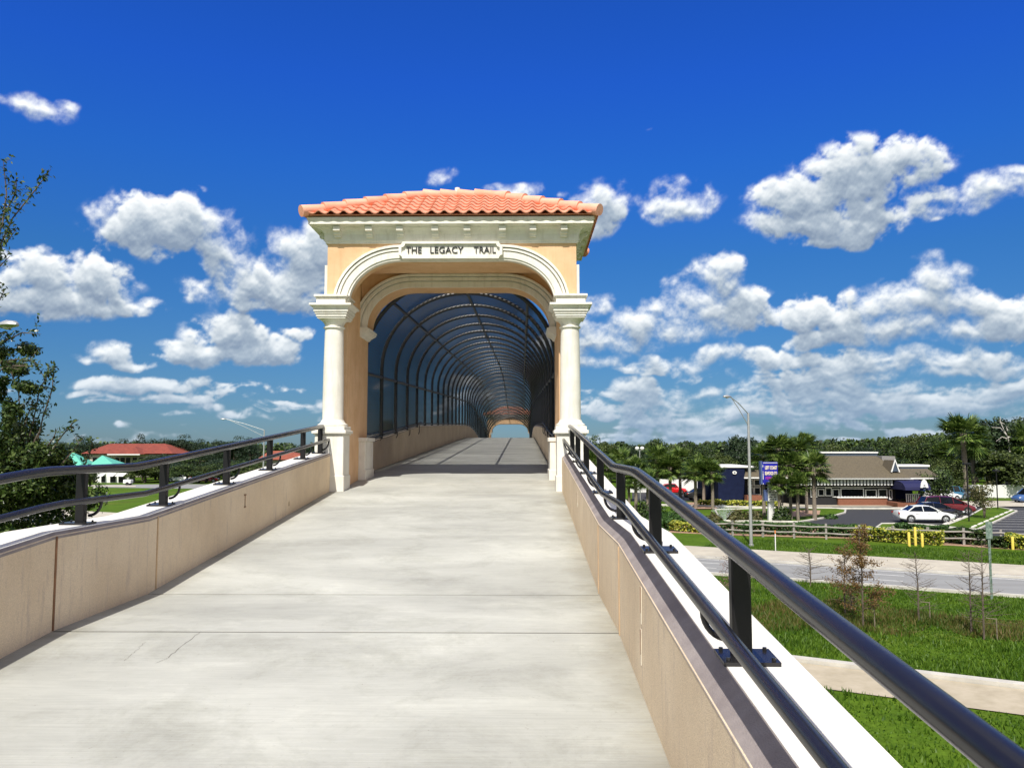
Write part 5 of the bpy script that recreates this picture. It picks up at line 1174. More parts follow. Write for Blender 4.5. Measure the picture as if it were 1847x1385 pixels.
P('dormer', M_GREYB, lambda b: b.prism_y([(RX(1606.5,89.9),dz0),(RX(1613.5,89.9),dz1),(RX(1620.5,89.9),dz0)], 89.9, 90.0))
P('dormer_roof', M_SHINGLE, lambda b: b.prism_y([(RX(1606,89.9),dz0-0.02),(RX(1613.5,89.9),dz1+0.08),(RX(1621,89.9),dz0-0.02)], 90.003, 92.6))
def dt(b):
    for s_ in (-1,1):
        xm = RX(1613.5,89.85); xe = RX(1613.5+s_*8.3,89.85); b.add([(xe,89.8,dz0-0.05),(xe-s_*0.14,89.8,dz0-0.05),(xm,89.8,dz1-0.05),(xm,89.8,dz1+0.22),(xe,89.89,dz0-0.05),(xe-s_*0.14,89.89,dz0-0.05),(xm,89.89,dz1-0.05),(xm,89.89,dz1+0.22)],[(0,1,2,3),(7,6,5,4),(0,3,7,4),(1,5,6,2),(0,4,5,1)])
P('dormer_trim', M_TRIM, dt)
# entrance canopy, its end panel, rail, steps
def cano(b):
    y0 = 86.2; x0, x1 = RX(1616,88), RX(1661,88); secs = [(y0,1.95),(y0+0.05,2.25),(y0+0.5,2.62),(y0+1.2,2.82),(y0+3.4,2.95)]
    n = len(secs); b.add([(x0,y,z) for y,z in secs]+[(x1,y,z) for y,z in secs]+[(x0,y0+3.4,1.95),(x1,y0+3.4,1.95)],[(i,i+1,n+i+1,n+i) for i in range(n-1)]+[tuple(range(n-1,-1,-1))+(2*n,), tuple(range(n,2*n))+(2*n+1,)])
P('entrance_canopy', M_AWN, cano)
def endp(b):
    c = RX(1664.5,86.0); w_ = 0.42; zb, zt = RZ(879,86.0), RZ(863.5,86.0); H_ = zt-zb
    b.prism_y([(c-w_,zb),(c+w_,zb),(c+w_*0.8,zb+H_*0.5),(c+w_*0.5,zb+H_*0.82),(c,zt),(c-w_*0.5,zb+H_*0.82),(c-w_*0.8,zb+H_*0.5)], 85.98, 86.06)
ep = P('canopy_end_panel', M_TRIM, endp)
def mk(b):
    c = RX(1664.5,86.0)
    for z,w_ in ((1.62,0.10),(1.80,0.16),(2.02,0.09)): b.box(c-w_,c+w_,85.955,85.978,z+0.45-0.05,z+0.45+0.04)
P('panel_mark', M_GREYB, mk, ep)
def rail(b):
    for i in range(7): x = RX(1632+i*3.6,87.5); b.box(x-0.04,x+0.04,87.5,87.6,0.6,1.5)
    b.box(RX(1631,87.5),RX(1656,87.5),87.48,87.62,1.40,1.5)
P('porch_railing', M_TRIM, rail)
P('porch_floor', M_BRICK, lambda b: b.box(RX(1612,87.4), RX(1668,87.4), 87.0, 93.2, -0.05, 0.55))
um = empty('parasol', (RX(1649,88.6),88.6,0.55), 'bright blue parasol on the porch under the entrance canopy', 'parasol')
b = MB(); cx_ = um.location.x
ring = [(cx_+0.95*math.cos(2*PI*k/8),88.6+0.95*math.sin(2*PI*k/8),RZ(884,88.6)) for k in range(8)]; b.add(ring+[(cx_,88.6,RZ(878,88.6))],[(k,(k+1)%8,8) for k in range(8)]); b.build('canopy', mat('parasol_blue',(0.05,0.16,0.70),0.7), um, recalc=False)
MB().tube([(cx_,88.6,0.55),(cx_,88.6,RZ(879,88.6))],0.03,6).build('pole', M_TRIM, um)
# blue left wing
wing = empty('restaurant_wing', (RX(1320,93),96,0), 'navy blue flat-roofed wing with a small round white plaque, left of the restaurant', 'building')
P('wall', M_BLUE, lambda b: b.box(RX(1294,93), RX(1342,93), 93, 104, -0.1, RZ(843,93)), wing)
P('coping', M_TRIM, lambda b: b.box(RX(1289,93), RX(1364,93), 92.85, 104.1, RZ(843,93)+0.003, RZ(840.6,93)), wing)
def pl_(b):
    c = (RX(1324,92.9), RZ(852,92.9)); pts = [(c[0]+0.22*math.cos(t*PI/8)*1.1, c[1]+0.19*math.sin(t*PI/8)) for t in range(16)]; b.prism_y(pts, 92.86, 92.99)
plq_ = P('round_plaque', M_TRIM, pl_, wing)
def pm(b):
    c = (RX(1324,92.9), RZ(852,92.9)); pts = [(c[0]+0.10*math.cos(t*PI/5), c[1]+0.08*math.sin(t*PI/5)) for t in range(10)]; b.prism_y(pts, 92.83, 92.858)
P('plaque_mark', M_GREYB, pm, plq_)
P('side_wall', M_DARK, lambda b: b.box(RX(1342,93)+0.01, RX(1452,91), 93.4, 103, -0.1, 3.0), wing)
P('side_roof', M_SHINGLE, lambda b: b.add([(RX(1341,91),91,RZ(861,91)),(RX(1452,91),91,RZ(861,91)),(RX(1452,94),94.2,RZ(847,94)),(RX(1345,94),94.2,RZ(847,94)),(RX(1341,91),91,RZ(861,91)-0.1),(RX(1452,91),91,RZ(861,91)-0.1),(RX(1452,94),94.2,RZ(847,94)-0.1),(RX(1345,94),94.2,RZ(847,94)-0.1)],[(0,1,2,3),(7,6,5,4),(0,4,5,1),(0,3,7,4),(1,5,6,2)]), wing)
P('side_fascia', M_TRIM, lambda b: b.box(RX(1341,90.9), RX(1452,90.9), 90.85, 90.98, RZ(862.5,91), RZ(860.3,91)), wing)
P('brick_base', M_BRICK, lambda b: b.box(RX(1346,91.6), RX(1372,91.6), 91.6, 93.39, -0.05, RZ(893,91.6)), wing)
for q in ((1347,1357,864,876),(1358,1370,864,876),(1347,1357,878,892),(1358,1370,878,892),(1373,1384,866,890),(1415,1426,868,890)): window(*q, 93.35, par=wing)

# ---- white vinyl fences
def vfence(x0px, x1px, Y, h, label, n):
    xa, xb = RX(x0px,Y), RX(x1px,Y); root = empty('vinyl_fence', ((xa+xb)/2,Y,0), label, 'fence', 'white vinyl fences'); st = (xb-xa)/n
    for k in range(n):
        MB().box(xa+st*k+0.07, xa+st*(k+1)-0.07, Y, Y+0.05, 0.03, h-0.06).build('panel', M_TRIM, root)
    for k in range(n+1):
        b = MB(); b.box(xa+st*k-0.068, xa+st*k+0.068, Y-0.05, Y+0.1, 0, h); b.build('post', M_TRIM, root)
vfence(1738, 1925, 104.5, 1.72, 'long white vinyl fence behind the parking lot on the right', 8)
vfence(1132, 1291, 116, 1.95, 'white vinyl fence behind the red car, left of the blue wall', 8)
# ---- split-rail fence
A_, B_ = Vector((*G(1268,964),0)), Vector((*G(1875,988),0)); nP = 11; rf = empty('rail_fence', tuple((A_+B_)/2), 'weathered wooden two-rail fence along the hedge above the road verge', 'fence')
M_WOOD = mat('weathered_wood', (0.38,0.355,0.32), 0.95, scale=5, col2=(0.22,0.20,0.175), stretch=(0.4,0.4,4))
for k in range(nP):
    p = A_+(B_-A_)*k/(nP-1); MB().obox((p.x,p.y,0.55),(0.13,0.13,1.12), 0.3*k).build('post', M_WOOD, rf)
for h_, nm in ((0.42,'lower_rail'),(0.86,'upper_rail')):
    for k in range(nP-1):
        p, q = A_+(B_-A_)*k/(nP-1), A_+(B_-A_)*(k+1)/(nP-1); MB().tube([(p.x,p.y-0.08,h_+0.02),((p.x+q.x)/2,(p.y+q.y)/2-0.08,h_-0.02),(q.x,q.y-0.08,h_+0.03)],0.055,6).build(nm, M_WOOD, rf)
# ---- bollards and markers
M_BOL = mat('bollard_yellow', (0.80,0.62,0.10), 0.6, var=0.08)
for px,by,ty,lab in ((1640,986,960,'left one of the three yellow bollards in front of the croton bed'),(1651.5,984,951,'tallest yellow bollard, in the middle of the three'),(1664,987,962,'right one of the three yellow bollards in front of the croton bed'),(1827,991,968,'single yellow bollard near the right edge of the photo')):
    x,y = G(px,by); h_ = (by-ty)/FPX*y; b = MB(); b.lathe([(0.085,-0.05),(0.085,h_-0.05),(0.07,h_-0.015),(0.03,h_)],x,y,14); o = b.build('bollard', M_BOL, None, smooth=True); tag(o, lab, 'bollard', 'yellow bollards on the verge')
x,y = G(1399,996); mk_ = empty('marker_post', (x,y,0), 'thin white marker post with an orange tip on the verge', 'marker post')
MB().tube([(x,y,0),(x,y,1.15)],0.03,8).build('pole', M_TRIM, mk_); MB().tube([(x,y,1.153),(x,y,1.35)],0.034,8).build('tip', mat('orange_tip',(0.8,0.25,0.04),0.6), mk_)
x,y = G(1789,1082); sg = empty('sign_post', (x,y,0), 'galvanised green-stained steel post with the narrow edge of a sign at its top', 'sign post')
M_GALV = mat('galvanised_green', (0.34,0.42,0.36), 0.6, metal=0.3, scale=9, col2=(0.10,0.17,0.13))
b = MB(); b.box(x-0.045,x-0.015,y-0.02,y+0.02,0,2.6); b.box(x+0.015,x+0.045,y-0.02,y+0.02,0,2.6); b.box(x-0.0149,x+0.0149,y+0.005,y+0.02,0,2.6); b.build('post', M_GALV, sg)
b = MB(); b.obox((x,y-0.03,2.95),(0.34,0.02,0.72),0.3); b.build('sign_panel', M_GALV, sg)

# ---- pylon sign
Y = 71.4; py_ = empty('pylon_sign', (RX(1389,Y),Y,0), 'tall blue roadside sign box with a letter board on a white pole', 'sign')
M_SB = mat('sign_blue', (0.012,0.014,0.36), 0.5, var=0.15, scale=1.0); M_SBE = mat('sign_side_blue', (0.07,0.11,0.26), 0.6); M_LET = mat('letter_cream', (0.85,0.74,0.55), 0.6, var=0.05); M_MAG = mat('letter_magenta', (0.65,0.06,0.42), 0.5, var=0.1)
x0,x1,z0,z1 = RX(1374.5,Y),RX(1402,Y),RZ(873,Y),RZ(833,Y)
bx_ = MB().bbox(x0,x1,Y,Y+0.6,z0,z1,0.03).build('sign_box', M_SB, py_)
b = MB(); b.box(x0-0.16,x0-0.003,Y+0.05,Y+0.55,z0,z1+0.08); b.build('side_panel', M_SBE, bx_)
b = MB(); 
for zz0, zz1 in ((z0,z0+0.1),(z0+0.42,z0+0.98),(z0+1.06,z0+1.14),(z0+1.5,z0+1.68)): b.box(x0+0.002,x0+0.05,Y-0.03,Y-0.002,zz0,zz1)
b.box(x0+0.05,x1-0.03,Y-0.03,Y-0.002,z1-0.09,z1-0.05); b.build('edge_light_strip', M_TRIM, bx_)
xc = (RX(1378,Y)+RX(1401,Y))/2
lettering('lettering','LEFT COAST',0.40,(xc,Y-0.02,RZ(843.5,Y)),M_LET,bx_,extrude=0.015,bold=0.014,sx=0.47)
lettering('lettering','SEAFOOD CO.',0.40,(xc,Y-0.02,RZ(853.5,Y)),M_LET,bx_,extrude=0.015,bold=0.014,sx=0.42)
r = random.Random(3); b = MB(); xs = RX(1379.5,Y); xe = RX(1401.3,Y); zc_ = RZ(861.8,Y)
for k in range(10):
    if k == 7: continue
    a0 = xs+(xe-xs)*k/10+0.015; w_ = (xe-xs)/10-0.035; k2 = r.choice((0,1,2))
    b.box(a0,a0+0.028,Y-0.03,Y-0.003,zc_-0.12,zc_+0.12)
    if k2 != 1: b.box(a0+0.029,a0+w_,Y-0.03,Y-0.003,zc_+0.085,zc_+0.12)
    if k2 != 0: b.box(a0+0.029,a0+w_,Y-0.03,Y-0.003,zc_-0.12,zc_-0.085)
    b.box(a0+0.029,a0+w_*0.8,Y-0.03,Y-0.003,zc_-0.02,zc_+0.015)
b.build('illegible_neon_line', M_MAG, bx_)
b = MB(); zc_ = RZ(869.3,Y)
for k in range(9):
    if k == 4: continue
    a0 = RX(1383.5,Y)+k*0.087; b.box(a0,a0+0.062,Y-0.03,Y-0.003,zc_-0.07+0.02*(k%2),zc_+0.06)
b.build('small_line', M_LET, bx_)
b = MB(); zt_ = RZ(873.2,Y); 
b.add([(RX(1384,Y),Y+0.1,-0.1),(RX(1395.3,Y),Y+0.1,-0.1),(RX(1395.3,Y),Y+0.5,-0.1),(RX(1384,Y),Y+0.5,-0.1),(RX(1385,Y),Y+0.1,2.6),(RX(1394.3,Y),Y+0.1,2.6),(RX(1394.3,Y),Y+0.5,2.6),(RX(1385,Y),Y+0.5,2.6),(RX(1386.5,Y),Y+0.1,zt_),(RX(1393,Y),Y+0.1,zt_),(RX(1393,Y),Y+0.5,zt_),(RX(1386.5,Y),Y+0.5,zt_)],[(0,1,5,4),(1,2,6,5),(2,3,7,6),(3,0,4,7),(4,5,9,8),(5,6,10,9),(6,7,11,10),(7,4,8,11)]); b.build('pole', M_TRIM, py_)
x0,x1,z0,z1 = RX(1382.5,Y),RX(1400,Y),RZ(903,Y),RZ(883,Y)
lb = MB().bbox(x0,x1,Y-0.12,Y+0.099,z0,z1,0.02).build('letter_board', M_TRIM, py_)
MB().box(x0-0.3,x0-0.004,Y-0.05,Y+0.3,z0,z1).build('board_side', M_SBE, lb)
b = MB(); r = random.Random(9)
for row, pat in enumerate(('1110110111','0011111100','1111001110','0110110110')):
    for k, c_ in enumerate(pat):
        if c_ == '1':
            a0 = x0+0.10+k*0.068; zz = z1-0.2-row*0.205; b.box(a0,a0+0.055,Y-0.135,Y-0.122,zz-0.045,zz+0.045)
b.build('board_letters', M_DARK, lb)

# ---- street lamps
M_ALU = mat('lamp_aluminium', (0.50,0.51,0.50), 0.45, metal=0.6, var=0.06)
def cobra(x, y, H, dx, dy, rise, label, base=True):
    root = empty('street_lamp', (x,y,0), label, 'street lamp', 'cobra-head street lamps along the highway')
    b = MB(); b.lathe([(0.17,-0.05),(0.17,0.12),(0.115,0.14),(0.10,H*0.4),(0.075,H)],x,y,14); b.build('pole', M_ALU, root, smooth=True)
    e = Vector((x+dx,y+dy,H+rise)); a1 = Vector((x,y,H-0.05)); a2 = Vector((x,y,H-0.85))
    m1 = a1+(e-a1)*0.55+Vector((0,0,0.10)); m2 = a2+(e-a2)*0.5+Vector((0,0,0.10))
    MB().tube([a1,m1,e],0.032,8).build('upper_arm', M_ALU, root, smooth=True)
    MB().tube([a2,m2,a1+(e-a1)*0.9],0.024,8).build('lower_arm', M_ALU, root, smooth=True)
    d = Vector((dx,dy,0)).normalized(); ang = math.atan2(d.y,d.x); hd = MB(); c = e+d*0.3
    ps = []
    for t, w_, h_ in ((-0.36,0.05,0.05),(-0.2,0.12,0.09),(0.05,0.17,0.13),(0.28,0.13,0.10),(0.38,0.04,0.03)): ps.append((t,w_,h_))
    b = MB(); n = 10; q0 = 0
    for t, w_, h_ in ps:
        for k in range(n):
            th = 2*PI*k/n; lx = Vector((-d.y,d.x,0))*w_*math.cos(th); zz = h_*math.sin(th)*(1 if math.sin(th) > 0 else 0.55); p = c+d*t+lx; b.v.append((p.x,p.y,p.z+zz))
    for i in range(len(ps)-1):
        for k in range(n): b.f.append((i*n+k,i*n+(k+1)%n,(i+1)*n+(k+1)%n,(i+1)*n+k)); b.m.append(0)
    b.f.append(tuple(range(n))); b.m.append(0); b.f.append(tuple(range(4*n,5*n))); b.m.append(0)
    h = b.build('lamp_head', M_ALU, root, smooth=True); 
    b = MB(); b.lathe([(0.02,c.z-0.11),(0.09,c.z-0.09),(0.11,c.z-0.045)],c.x+d.x*0.02,c.y+d.y*0.02,10); b.build('lens', M_TRIM, h, smooth=True)
x,y = G(1355,985); cobra(x,y,RZ(745,y),-1.45,-1.1,1.0,'tall aluminium street lamp on the road verge left of the pylon sign')
cobra(RX(476,103),103,RZ(775,103),-4.7,-0.8,1.35,'far street lamp above the left handrail with its arm pointing left')
c = AT(22,588,19.6); cobra(c.x-5.2,21.5,8.9,4.85,-1.9,c.z-8.9,'near street lamp of which only the head enters at the left edge')
def lotlamp(px, by, ty, label):
    x,y = G(px,by); H = RZ(ty,y); root = empty('parking_lamp', (x,y,0), label, 'lamp post', 'thin black parking lot lamps'); MB().tube([(x,y,-0.05),(x,y,H)],0.06,8).build('pole', M_POST, root, smooth=True)
    MB().bbox(x-0.3,x+0.3,y-0.2,y+0.2,H,H+0.16,0.03).build('lamp_head', M_POST, root)
lotlamp(1748,942,838,'thin black parking lamp in front of the red people carrier'); lotlamp(1800,919,850,'thin black parking lamp in front of the white vinyl fence')
lotlamp(1412,872+40,846,'thin dark lamp among the palms right of the pylon sign')

# ================================================================== vehicles
M_TYRE = mat('tyre', (0.02,0.02,0.02), 0.9); M_RIM = mat('rim_alloy', (0.55,0.56,0.58), 0.35, metal=0.7, var=0.05); M_LAMPG = mat('headlamp', (0.7,0.72,0.75), 0.15, var=0.02); M_TAIL = mat('tail_lamp', (0.45,0.02,0.02), 0.3, var=0.05)
def car(name, col, label, cat, x, y, rz, kind='sedan', L=4.75, Wd=1.8, grp='vehicles parked by the restaurant', z=0.02):
    mp = mat('paint_'+col[0], col[1], 0.22, spec=0.6, coat=0.6, var=0.03)
    root = empty(name, (0,0,0), label, cat, grp); h = L/2
    if kind == 'sedan':   # x, zbottom, ztop, halfwidth  (front = +x)
        st = [(-h,0.42,0.80,0.62),(-h+0.08,0.30,0.98,0.80),(-h+0.45,0.22,1.02,0.88),(-h+1.2,0.20,1.00,0.90),(0,0.20,0.98,0.91),(h-1.35,0.20,0.96,0.90),(h-0.7,0.22,0.86,0.88),(h-0.2,0.27,0.74,0.80),(h,0.36,0.60,0.60)]
        cab = [(-h+0.75,0.99,0.80),(-h+1.35,1.38,0.66),(-h+2.0,1.44,0.63),(-h+2.65,1.42,0.64),(h-1.25,0.97,0.80)]; wr_ = 0.33; ax = (-h+0.95, h-0.92)
    else:
        st = [(-h,0.42,1.00,0.72),(-h+0.06,0.32,1.10,0.88),(-h+0.45,0.24,1.12,0.93),(-h+1.3,0.22,1.10,0.95),(0,0.22,1.08,0.96),(h-1.3,0.22,1.04,0.95),(h-0.6,0.24,0.94,0.92),(h-0.15,0.30,0.78,0.84),(h,0.40,0.62,0.64)]
        cab = [(-h+0.10,1.09,0.86),(-h+0.45,1.66,0.74),(-h+1.6,1.74,0.73),(-h+2.8,1.68,0.72),(h-0.95,1.02,0.84)]; wr_ = 0.35; ax = (-h+0.95, h-0.95)
    b = MB(); n = 12
    for (X_,zb,zt,w_) in st:
        b.v += [(X_,-w_*0.86,zb),(X_,-w_,zb+0.12),(X_,-w_*1.0,(zb+zt)/2),(X_,-w_*0.97,zt-0.12),(X_,-w_*0.86,zt-0.02),(X_,-w_*0.4,zt+0.02),(X_,w_*0.4,zt+0.02),(X_,w_*0.86,zt-0.02),(X_,w_*0.97,zt-0.12),(X_,w_,(zb+zt)/2),(X_,w_,zb+0.12),(X_,w_*0.86,zb)]
    for i in range(len(st)-1):
        for k in range(n): b.f.append((i*n+k,i*n+(k+1)%n,(i+1)*n+(k+1)%n,(i+1)*n+k)); b.m.append(0)
    b.f += [tuple(range(n)), tuple(range((len(st)-1)*n,len(st)*n))]; b.m += [0,0]
    body = b.build('body', mp, root, smooth=True)
    # cabin: body-coloured roof and pillars around glass
    b = MB(); m = 6
    for (X_,zt,w_) in cab: wb = 0.80 if kind == 'sedan' else 0.88; zb = st[4][2]-0.03; b.v += [(X_,-wb,zb),(X_,-w_,zt-0.04),(X_,-w_*0.7,zt),(X_,w_*0.7,zt),(X_,w_,zt-0.04),(X_,wb,zb)]
    for i in range(len(cab)-1):
        for k in range(m-1): b.f.append((i*m+k,i*m+k+1,(i+1)*m+k+1,(i+1)*m+k)); b.m.append(0)
    b.build('window', M_GLASS, root)
    b = MB()
    for i in range(1, len(cab)-2 if kind=='sedan' else len(cab)-2):
        (X0,z0,w0),(X1,z1_,w1) = cab[i], cab[i+1]; b.add([(X0,-w0-0.01,z0-0.03),(X0,-w0*0.7,z0+0.025),(X0,w0*0.7,z0+0.025),(X0,w0+0.01,z0-0.03),(X1,-w1-0.01,z1_-0.03),(X1,-w1*0.7,z1_+0.025),(X1,w1*0.7,z1_+0.025),(X1,w1+0.01,z1_-0.03)],[(0,1,5,4),(1,2,6,5),(2,3,7,6)])
    zb = st[4][2]-0.02; wb = (0.80 if kind == 'sedan' else 0.88)+0.01
    for s_ in (-1,1):
        for i,j in ((0,1),(4,3)):
            (X0,z0,w0),(X1,z1_,w1) = cab[i], cab[j]; b.tube([(X0,s_*wb,zb),(X1,s_*(w1+0.01),z1_-0.02)],0.045,5)
        for i in (2,)+((3,) if kind != 'sedan' else ()):
            (X1,z1_,w1) = cab[i]; b.tube([(X1+0.05,s_*(wb+0.005),zb),(X1,s_*(w1+0.012),z1_-0.02)],0.04,5)
    b.build('roof', mp, root)
    for X_ in ax:
        for s_ in (-1,1):
            yy = s_*(st[4][3]-0.10); b = MB(); nn = 18; vs = []
            for (yo,rr) in ((-0.10,wr_-0.02),(-0.08,wr_),(0.08,wr_),(0.10,wr_-0.02),(0.10,0.21)):
                vs += [(X_+rr*math.cos(2*PI*k/nn), yy+s_*yo, wr_+rr*math.sin(2*PI*k/nn)) for k in range(nn)]
            fs = [(i*nn+k,i*nn+(k+1)%nn,(i+1)*nn+(k+1)%nn,(i+1)*nn+k) for i in range(4) for k in range(nn)]; b.add(vs, fs); w_ = b.build('wheel', M_TYRE, root, smooth=True)
            b = MB(); 
            for k in range(5): a = 2*PI*k/5; b.add([(X_+0.04*math.cos(a+1.2),yy+s_*0.105,wr_+0.04*math.sin(a+1.2)),(X_+0.21*math.cos(a+0.22),yy+s_*0.10,wr_+0.21*math.sin(a+0.22)),(X_+0.21*math.cos(a-0.22),yy+s_*0.10,wr_+0.21*math.sin(a-0.22)),(X_+0.04*math.cos(a-1.2),yy+s_*0.105,wr_+0.04*math.sin(a-1.2))],[(0,1,2,3)])
            vs = [(X_+rr*math.cos(2*PI*k/nn), yy+s_*0.099, wr_+rr*math.sin(2*PI*k/nn)) for rr in (0.225,0.19) for k in range(nn)]; b.add(vs,[(k,(k+1)%nn,nn+(k+1)%nn,nn+k) for k in range(nn)])
            b.build('rim', M_RIM, w_, recalc=False)
            b = MB(); vs = [(X_,yy+s_*0.055,wr_)]+[(X_+(wr_+0.045)*math.cos(PI*k/12), s_*(st[4][3]+0.004), wr_+(wr_+0.045)*math.sin(PI*k/12)) for k in range(13)]
            vs = [(X_+(wr_+0.05)*math.cos(PI*k/12), s_*(st[4][3]+0.004), wr_+(wr_+0.05)*math.sin(PI*k/12)) for k in range(13)]+[(X_+(wr_-0.0)*math.cos(PI*k/12), s_*(st[4][3]+0.006), wr_+(wr_)*math.sin(PI*k/12)) for k in range(13)]
            b.add(vs,[(k,k+1,13+k+1,13+k) for k in range(12)]); b.build('wheel_arch', M_TYRE, w_, recalc=False)
    for s_ in (-1,1):
        b = MB(); b.obox((h-0.17,s_*0.62,st[7][2]-0.10),(0.20,0.30,0.13),s_*-0.35); b.build('headlight', M_LAMPG, root)
        b = MB(); b.obox((-h+0.06,s_*0.66,st[1][2]-0.16),(0.12,0.26,0.15),s_*0.25); b.build('tail_light', M_TAIL, root)
        b = MB(); b.obox((cab[-1][0]-0.35,s_*(wb+0.12),zb+0.10),(0.12,0.18,0.12)); b.build('mirror', mp, root)
    b = MB(); b.box(-h+1.3,h-1.35,-st[4][3]-0.006,-st[4][3]+0.01,0.62,0.635); b.box(-h+1.35,-h+1.7,-st[4][3]-0.02,-st[4][3]+0.0,0.80,0.83); b.box(-0.05,0.02+0.15,-st[4][3]-0.02,-st[4][3]+0.0,0.80,0.83); b.build('side_trim', mp, root)
    root.location = (x,y,z); root.rotation_euler = (0,0,rz); return root
def park(px, by, *a, **k):
    pass
def at_(px, by): return G(px, by)
x,y = at_(1676,943.5); car('saloon_car', ('white',(0.80,0.82,0.80)), 'white saloon car parked nose right on the nearest bay line', 'car', x, y+0.9, -0.06)
x,y = at_(1696,936); car('saloon_car', ('black',(0.012,0.012,0.014)), 'black saloon car tucked between the white saloon and the red people carrier', 'car', x, y+1.0, -0.06)
x,y = at_(1717,928.5); car('people_carrier', ('darkred',(0.13,0.004,0.010)), 'dark red people carrier parked behind the white and black saloons', 'van', x, y+1.0, -0.06, 'van', L=5.05, Wd=1.95)
x,y = at_(1702,904); car('saloon_car', ('white',(0.80,0.82,0.80)), 'white car half hidden behind the dark spreading small tree', 'car', x, y+0.5, 0.25)
x,y = at_(1727,903); car('people_carrier', ('teal',(0.06,0.20,0.33)), 'teal blue car behind the trunk of the tallest fan palm', 'car', x, y+1.5, 0.5, 'van', L=4.5)
x,y = at_(1752,902); car('saloon_car', ('grey',(0.10,0.11,0.13)), 'dark grey car half hidden between the two palm trunks and the white fence', 'car', x, y+1.5, 0.4)
x,y = at_(1868,908); car('people_carrier', ('blue',(0.05,0.12,0.30)), 'blue car just entering at the right edge of the photo', 'car', x, y+0.5, PI+0.1, 'van', L=4.4)
x,y = at_(1212,891.5); car('hatchback_car', ('red',(0.60,0.012,0.015)), 'bright red car in front of the white vinyl fence', 'car', x, y+0.5, -0.1, 'sedan', L=4.3)
x,y = at_(1272,902); car('saloon_car', ('black',(0.012,0.012,0.014)), 'black car standing behind the palms at the left end of the blue wall', 'car', x, y+0.5, 0.1)
for px,by,cl,lab in ((324,869,('white',(0.80,0.82,0.80)),'white car under the shade trees beyond the left lawn'),(346,868,('red',(0.60,0.012,0.015)),'red car beside the white one beyond the left lawn'),(372,870,('red2',(0.45,0.02,0.02)),'darker red car at the left field edge, right of the brighter red one')):
    x,y = at_(px,by); car('saloon_car', cl, lab, 'car', x, y, 0.15, grp='cars beyond the left lawn')
x,y = at_(232,875); tr_o = empty('cargo_trailer', (x,y,0), 'small white utility trailer on the edge of the left lawn', 'trailer')
MB().bbox(x-0.75,x+0.55,y-0.5,y+0.5,0.35,0.95,0.05).build('box', M_TRIM, tr_o); MB().tube([(x+0.55,y,0.45),(x+1.1,y,0.42)],0.03,6).build('drawbar', M_POST, tr_o)
for s_ in (-1,1):
    b = MB(); vs = [(x+0.28*math.cos(2*PI*k/14),y+s_*0.55+o,0.28+0.28*math.sin(2*PI*k/14)) for o in (-0.05,0.05) for k in range(14)]; b.add(vs,[tuple(range(14)),tuple(range(27,13,-1))]+[(k,14+k,14+(k+1)%14,(k+1)%14) for k in range(14)]); b.build('wheel', M_TYRE, tr_o)

# ================================================================== buildings on the left
M_TERRA = mat('terracotta_far', (0.26,0.055,0.03), 0.85, scale=1.2, col2=(0.17,0.035,0.02)); M_TEAL = mat('teal_metal_roof', (0.12,0.47,0.35), 0.5, var=0.06); M_CREAM = mat('cream_wall', (0.62,0.56,0.48), 0.85)
def LX(px,Y): return AT(px,806,Y).x
Y = 172
tb = empty('terracotta_building', (LX(230,Y),Y+8,0), 'long cream building with a low terracotta hip roof beyond the left lawn', 'building')
P('wall', M_CREAM, lambda b: b.box(LX(158,Y),LX(300,Y),Y+1,Y+16,-0.1,4.9), tb)
P('roof', M_TERRA, lambda b: hip(b, LX(146,Y), LX(312,Y), Y, Y+17, RZ(818,Y), LX(196,Y+8), LX(296,Y+8), Y+8.5, RZ(800,Y+8)), tb)
P('front_gable', M_TERRA, lambda b: hip(b, LX(206,Y), LX(262,Y), Y-2.5, Y+8, RZ(819,Y), LX(232,Y+2), LX(240,Y+2), Y+3, RZ(805,Y+2)), tb)
P('fascia', M_TRIM, lambda b: b.box(LX(205,Y),LX(263,Y),Y-2.6,Y-2.45,RZ(820.5,Y),RZ(818.5,Y)), tb)
for px in (168,180,208,218,228,240,252,272,286): 
    xa = LX(px,Y+0.9); 
    for zz in (2.9,): b = MB(); b.box(xa,xa+0.9,Y+0.9,Y+0.99,zz,zz+1.3); b.build('window', M_GLASS, tb)
for (a,c_,yy,te,ta,lab) in ((158,211,152,842,821.5,'teal metal hip-roofed pavilion in front of the terracotta building'),(110,152,154,841,816,'smaller teal-roofed pavilion half hidden by the near leafy tree')):
    pv = empty('teal_pavilion', ((LX(a,yy)+LX(c_,yy))/2,yy+3,0), lab, 'pavilion', 'teal-roofed pavilions')
    P('roof', M_TEAL, lambda b: hip(b, LX(a,yy), LX(c_,yy), yy, yy+6.5, RZ(te,yy), LX((a+c_)/2-1,yy+3), LX((a+c_)/2+1,yy+3), yy+3.2, RZ(ta,yy+3)), pv)
    P('wall', M_CREAM, lambda b: b.box(LX(a+5,yy),LX(c_-5,yy),yy+1,yy+5.5,-0.1,RZ(te,yy)-0.02), pv)
Y = 146
kb_ = empty('market_kiosk', (LX(205,Y),Y+1,0), 'low white kiosk row with dark openings under white awnings beyond the left lawn', 'kiosk')
P('wall', M_TRIM, lambda b: b.box(LX(174,Y),LX(232,Y),Y+0.6,Y+3,-0.1,1.75), kb_)
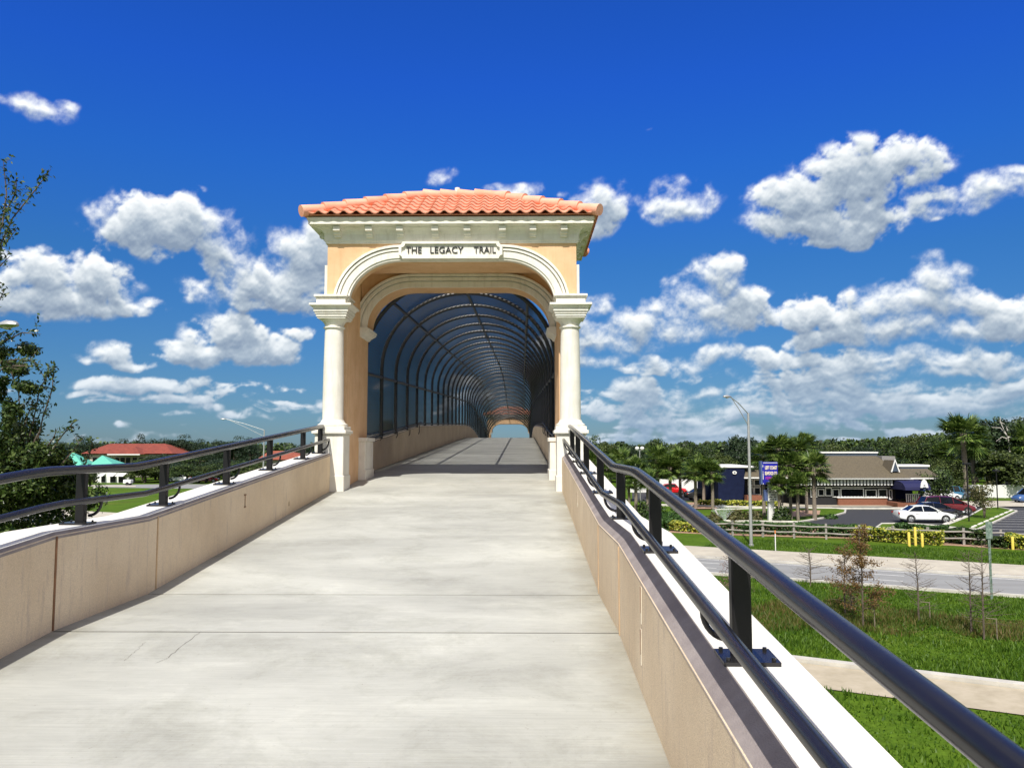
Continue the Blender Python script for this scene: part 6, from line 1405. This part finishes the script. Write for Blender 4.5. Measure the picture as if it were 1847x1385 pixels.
for a,c_ in ((181,190),(197,209),(212,227)):
    P('awning', M_TRIM, lambda b: b.add([(LX(a,Y),Y-0.6,1.25),(LX(c_,Y),Y-0.6,1.25),(LX(c_,Y),Y+0.59,1.7),(LX(a,Y),Y+0.59,1.7),(LX(a,Y),Y-0.6,1.18),(LX(c_,Y),Y-0.6,1.18),(LX(c_,Y),Y+0.59,1.6),(LX(a,Y),Y+0.59,1.6)],[(0,1,2,3),(7,6,5,4),(0,4,5,1),(1,5,6,2),(3,7,4,0)]), kb_)
    P('opening', M_DARK, lambda b: b.box(LX(a+1,Y),LX(c_-1,Y),Y+0.56,Y+0.598,0.1,1.2), kb_)
Y = 165
rb = empty('red_roof_house', (LX(500,Y),Y+5,0), 'house with an orange-red hip roof right of the far street lamp pole', 'building')
P('wall', M_CREAM, lambda b: b.box(LX(470,Y),LX(560,Y),Y+1,Y+11,-0.1,RZ(830,Y)), rb)
P('roof', mat('orange_roof',(0.30,0.08,0.04),0.85,scale=1.2,col2=(0.21,0.055,0.03)), lambda b: hip(b, LX(463,Y), LX(566,Y), Y, Y+12, RZ(829,Y), LX(486,Y+6), LX(520,Y+6), Y+6, RZ(813,Y+6)), rb)
# house roof beyond the right edge of the wood
Y = 125
hh = empty('brown_roof_house', (RX(1850,Y),Y+4,0), 'cream house with a brown roof at the right edge behind the palms', 'building')
P('wall', M_CREAM, lambda b: b.box(RX(1838,Y),RX(1900,Y),Y+1,Y+9,-0.1,RZ(822,Y)), hh); P('roof', mat('roof_brown',(0.42,0.26,0.16),0.9), lambda b: hip(b, RX(1833,Y), RX(1905,Y), Y, Y+10, RZ(822,Y), RX(1845,Y+5), RX(1893,Y+5), Y+5, RZ(814,Y+5)), hh)
# ---- lawn sprinkler fountain
x,y = G(1308,946); fo = empty('lawn_sprinkler', (x,y,0), 'fan of fine white water spray on the lawn left of the sign pole', 'sprinkler')
MB().tube([(x,y,0),(x,y,0.35)],0.03,6).build('riser', M_POST, fo)
m, nt_, b_ = nodes('water_spray'); b_.inputs['Base Color'].default_value = (0.75,0.85,0.9,1); b_.inputs['Roughness'].default_value = 0.2; b_.inputs['Alpha'].default_value = 0.45
n = 2600; a = rng.uniform(-1,1,n); t = rng.uniform(0,1,n)**0.7; pos = np.stack([x+a*t*1.0-0.2*t, y+rng.normal(0,0.12,n)*t, 0.35+t*1.45*(1-0.35*a*a)-0.12*t*t],1)
leaves('water_droplets', pos, rng.normal(size=(n,3)), 0.035, m, fo, aspect=0.8)
# ---- side-street palms and a small white lamp globe
x,y = G(1155,912); gl_ = empty('globe_lamp', (x,y,0), 'lamp post with two white globes rising among the left sabal palms', 'lamp post')
H_ = RZ(812,y); MB().tube([(x,y,0),(x,y,H_)],0.05,8).build('pole', M_ALU, gl_)
for s_ in (-1,1): b = MB(); b.lathe([(0.02,H_-0.02),(0.18,H_+0.05),(0.24,H_+0.2),(0.18,H_+0.36),(0.02,H_+0.42)],x+s_*0.28,y,12); b.build('globe', M_TRIM, gl_, smooth=True)
MB().tube([(x-0.28,y,H_-0.02),(x+0.28,y,H_-0.02)],0.03,6).build('cross_arm', M_ALU, gl_)
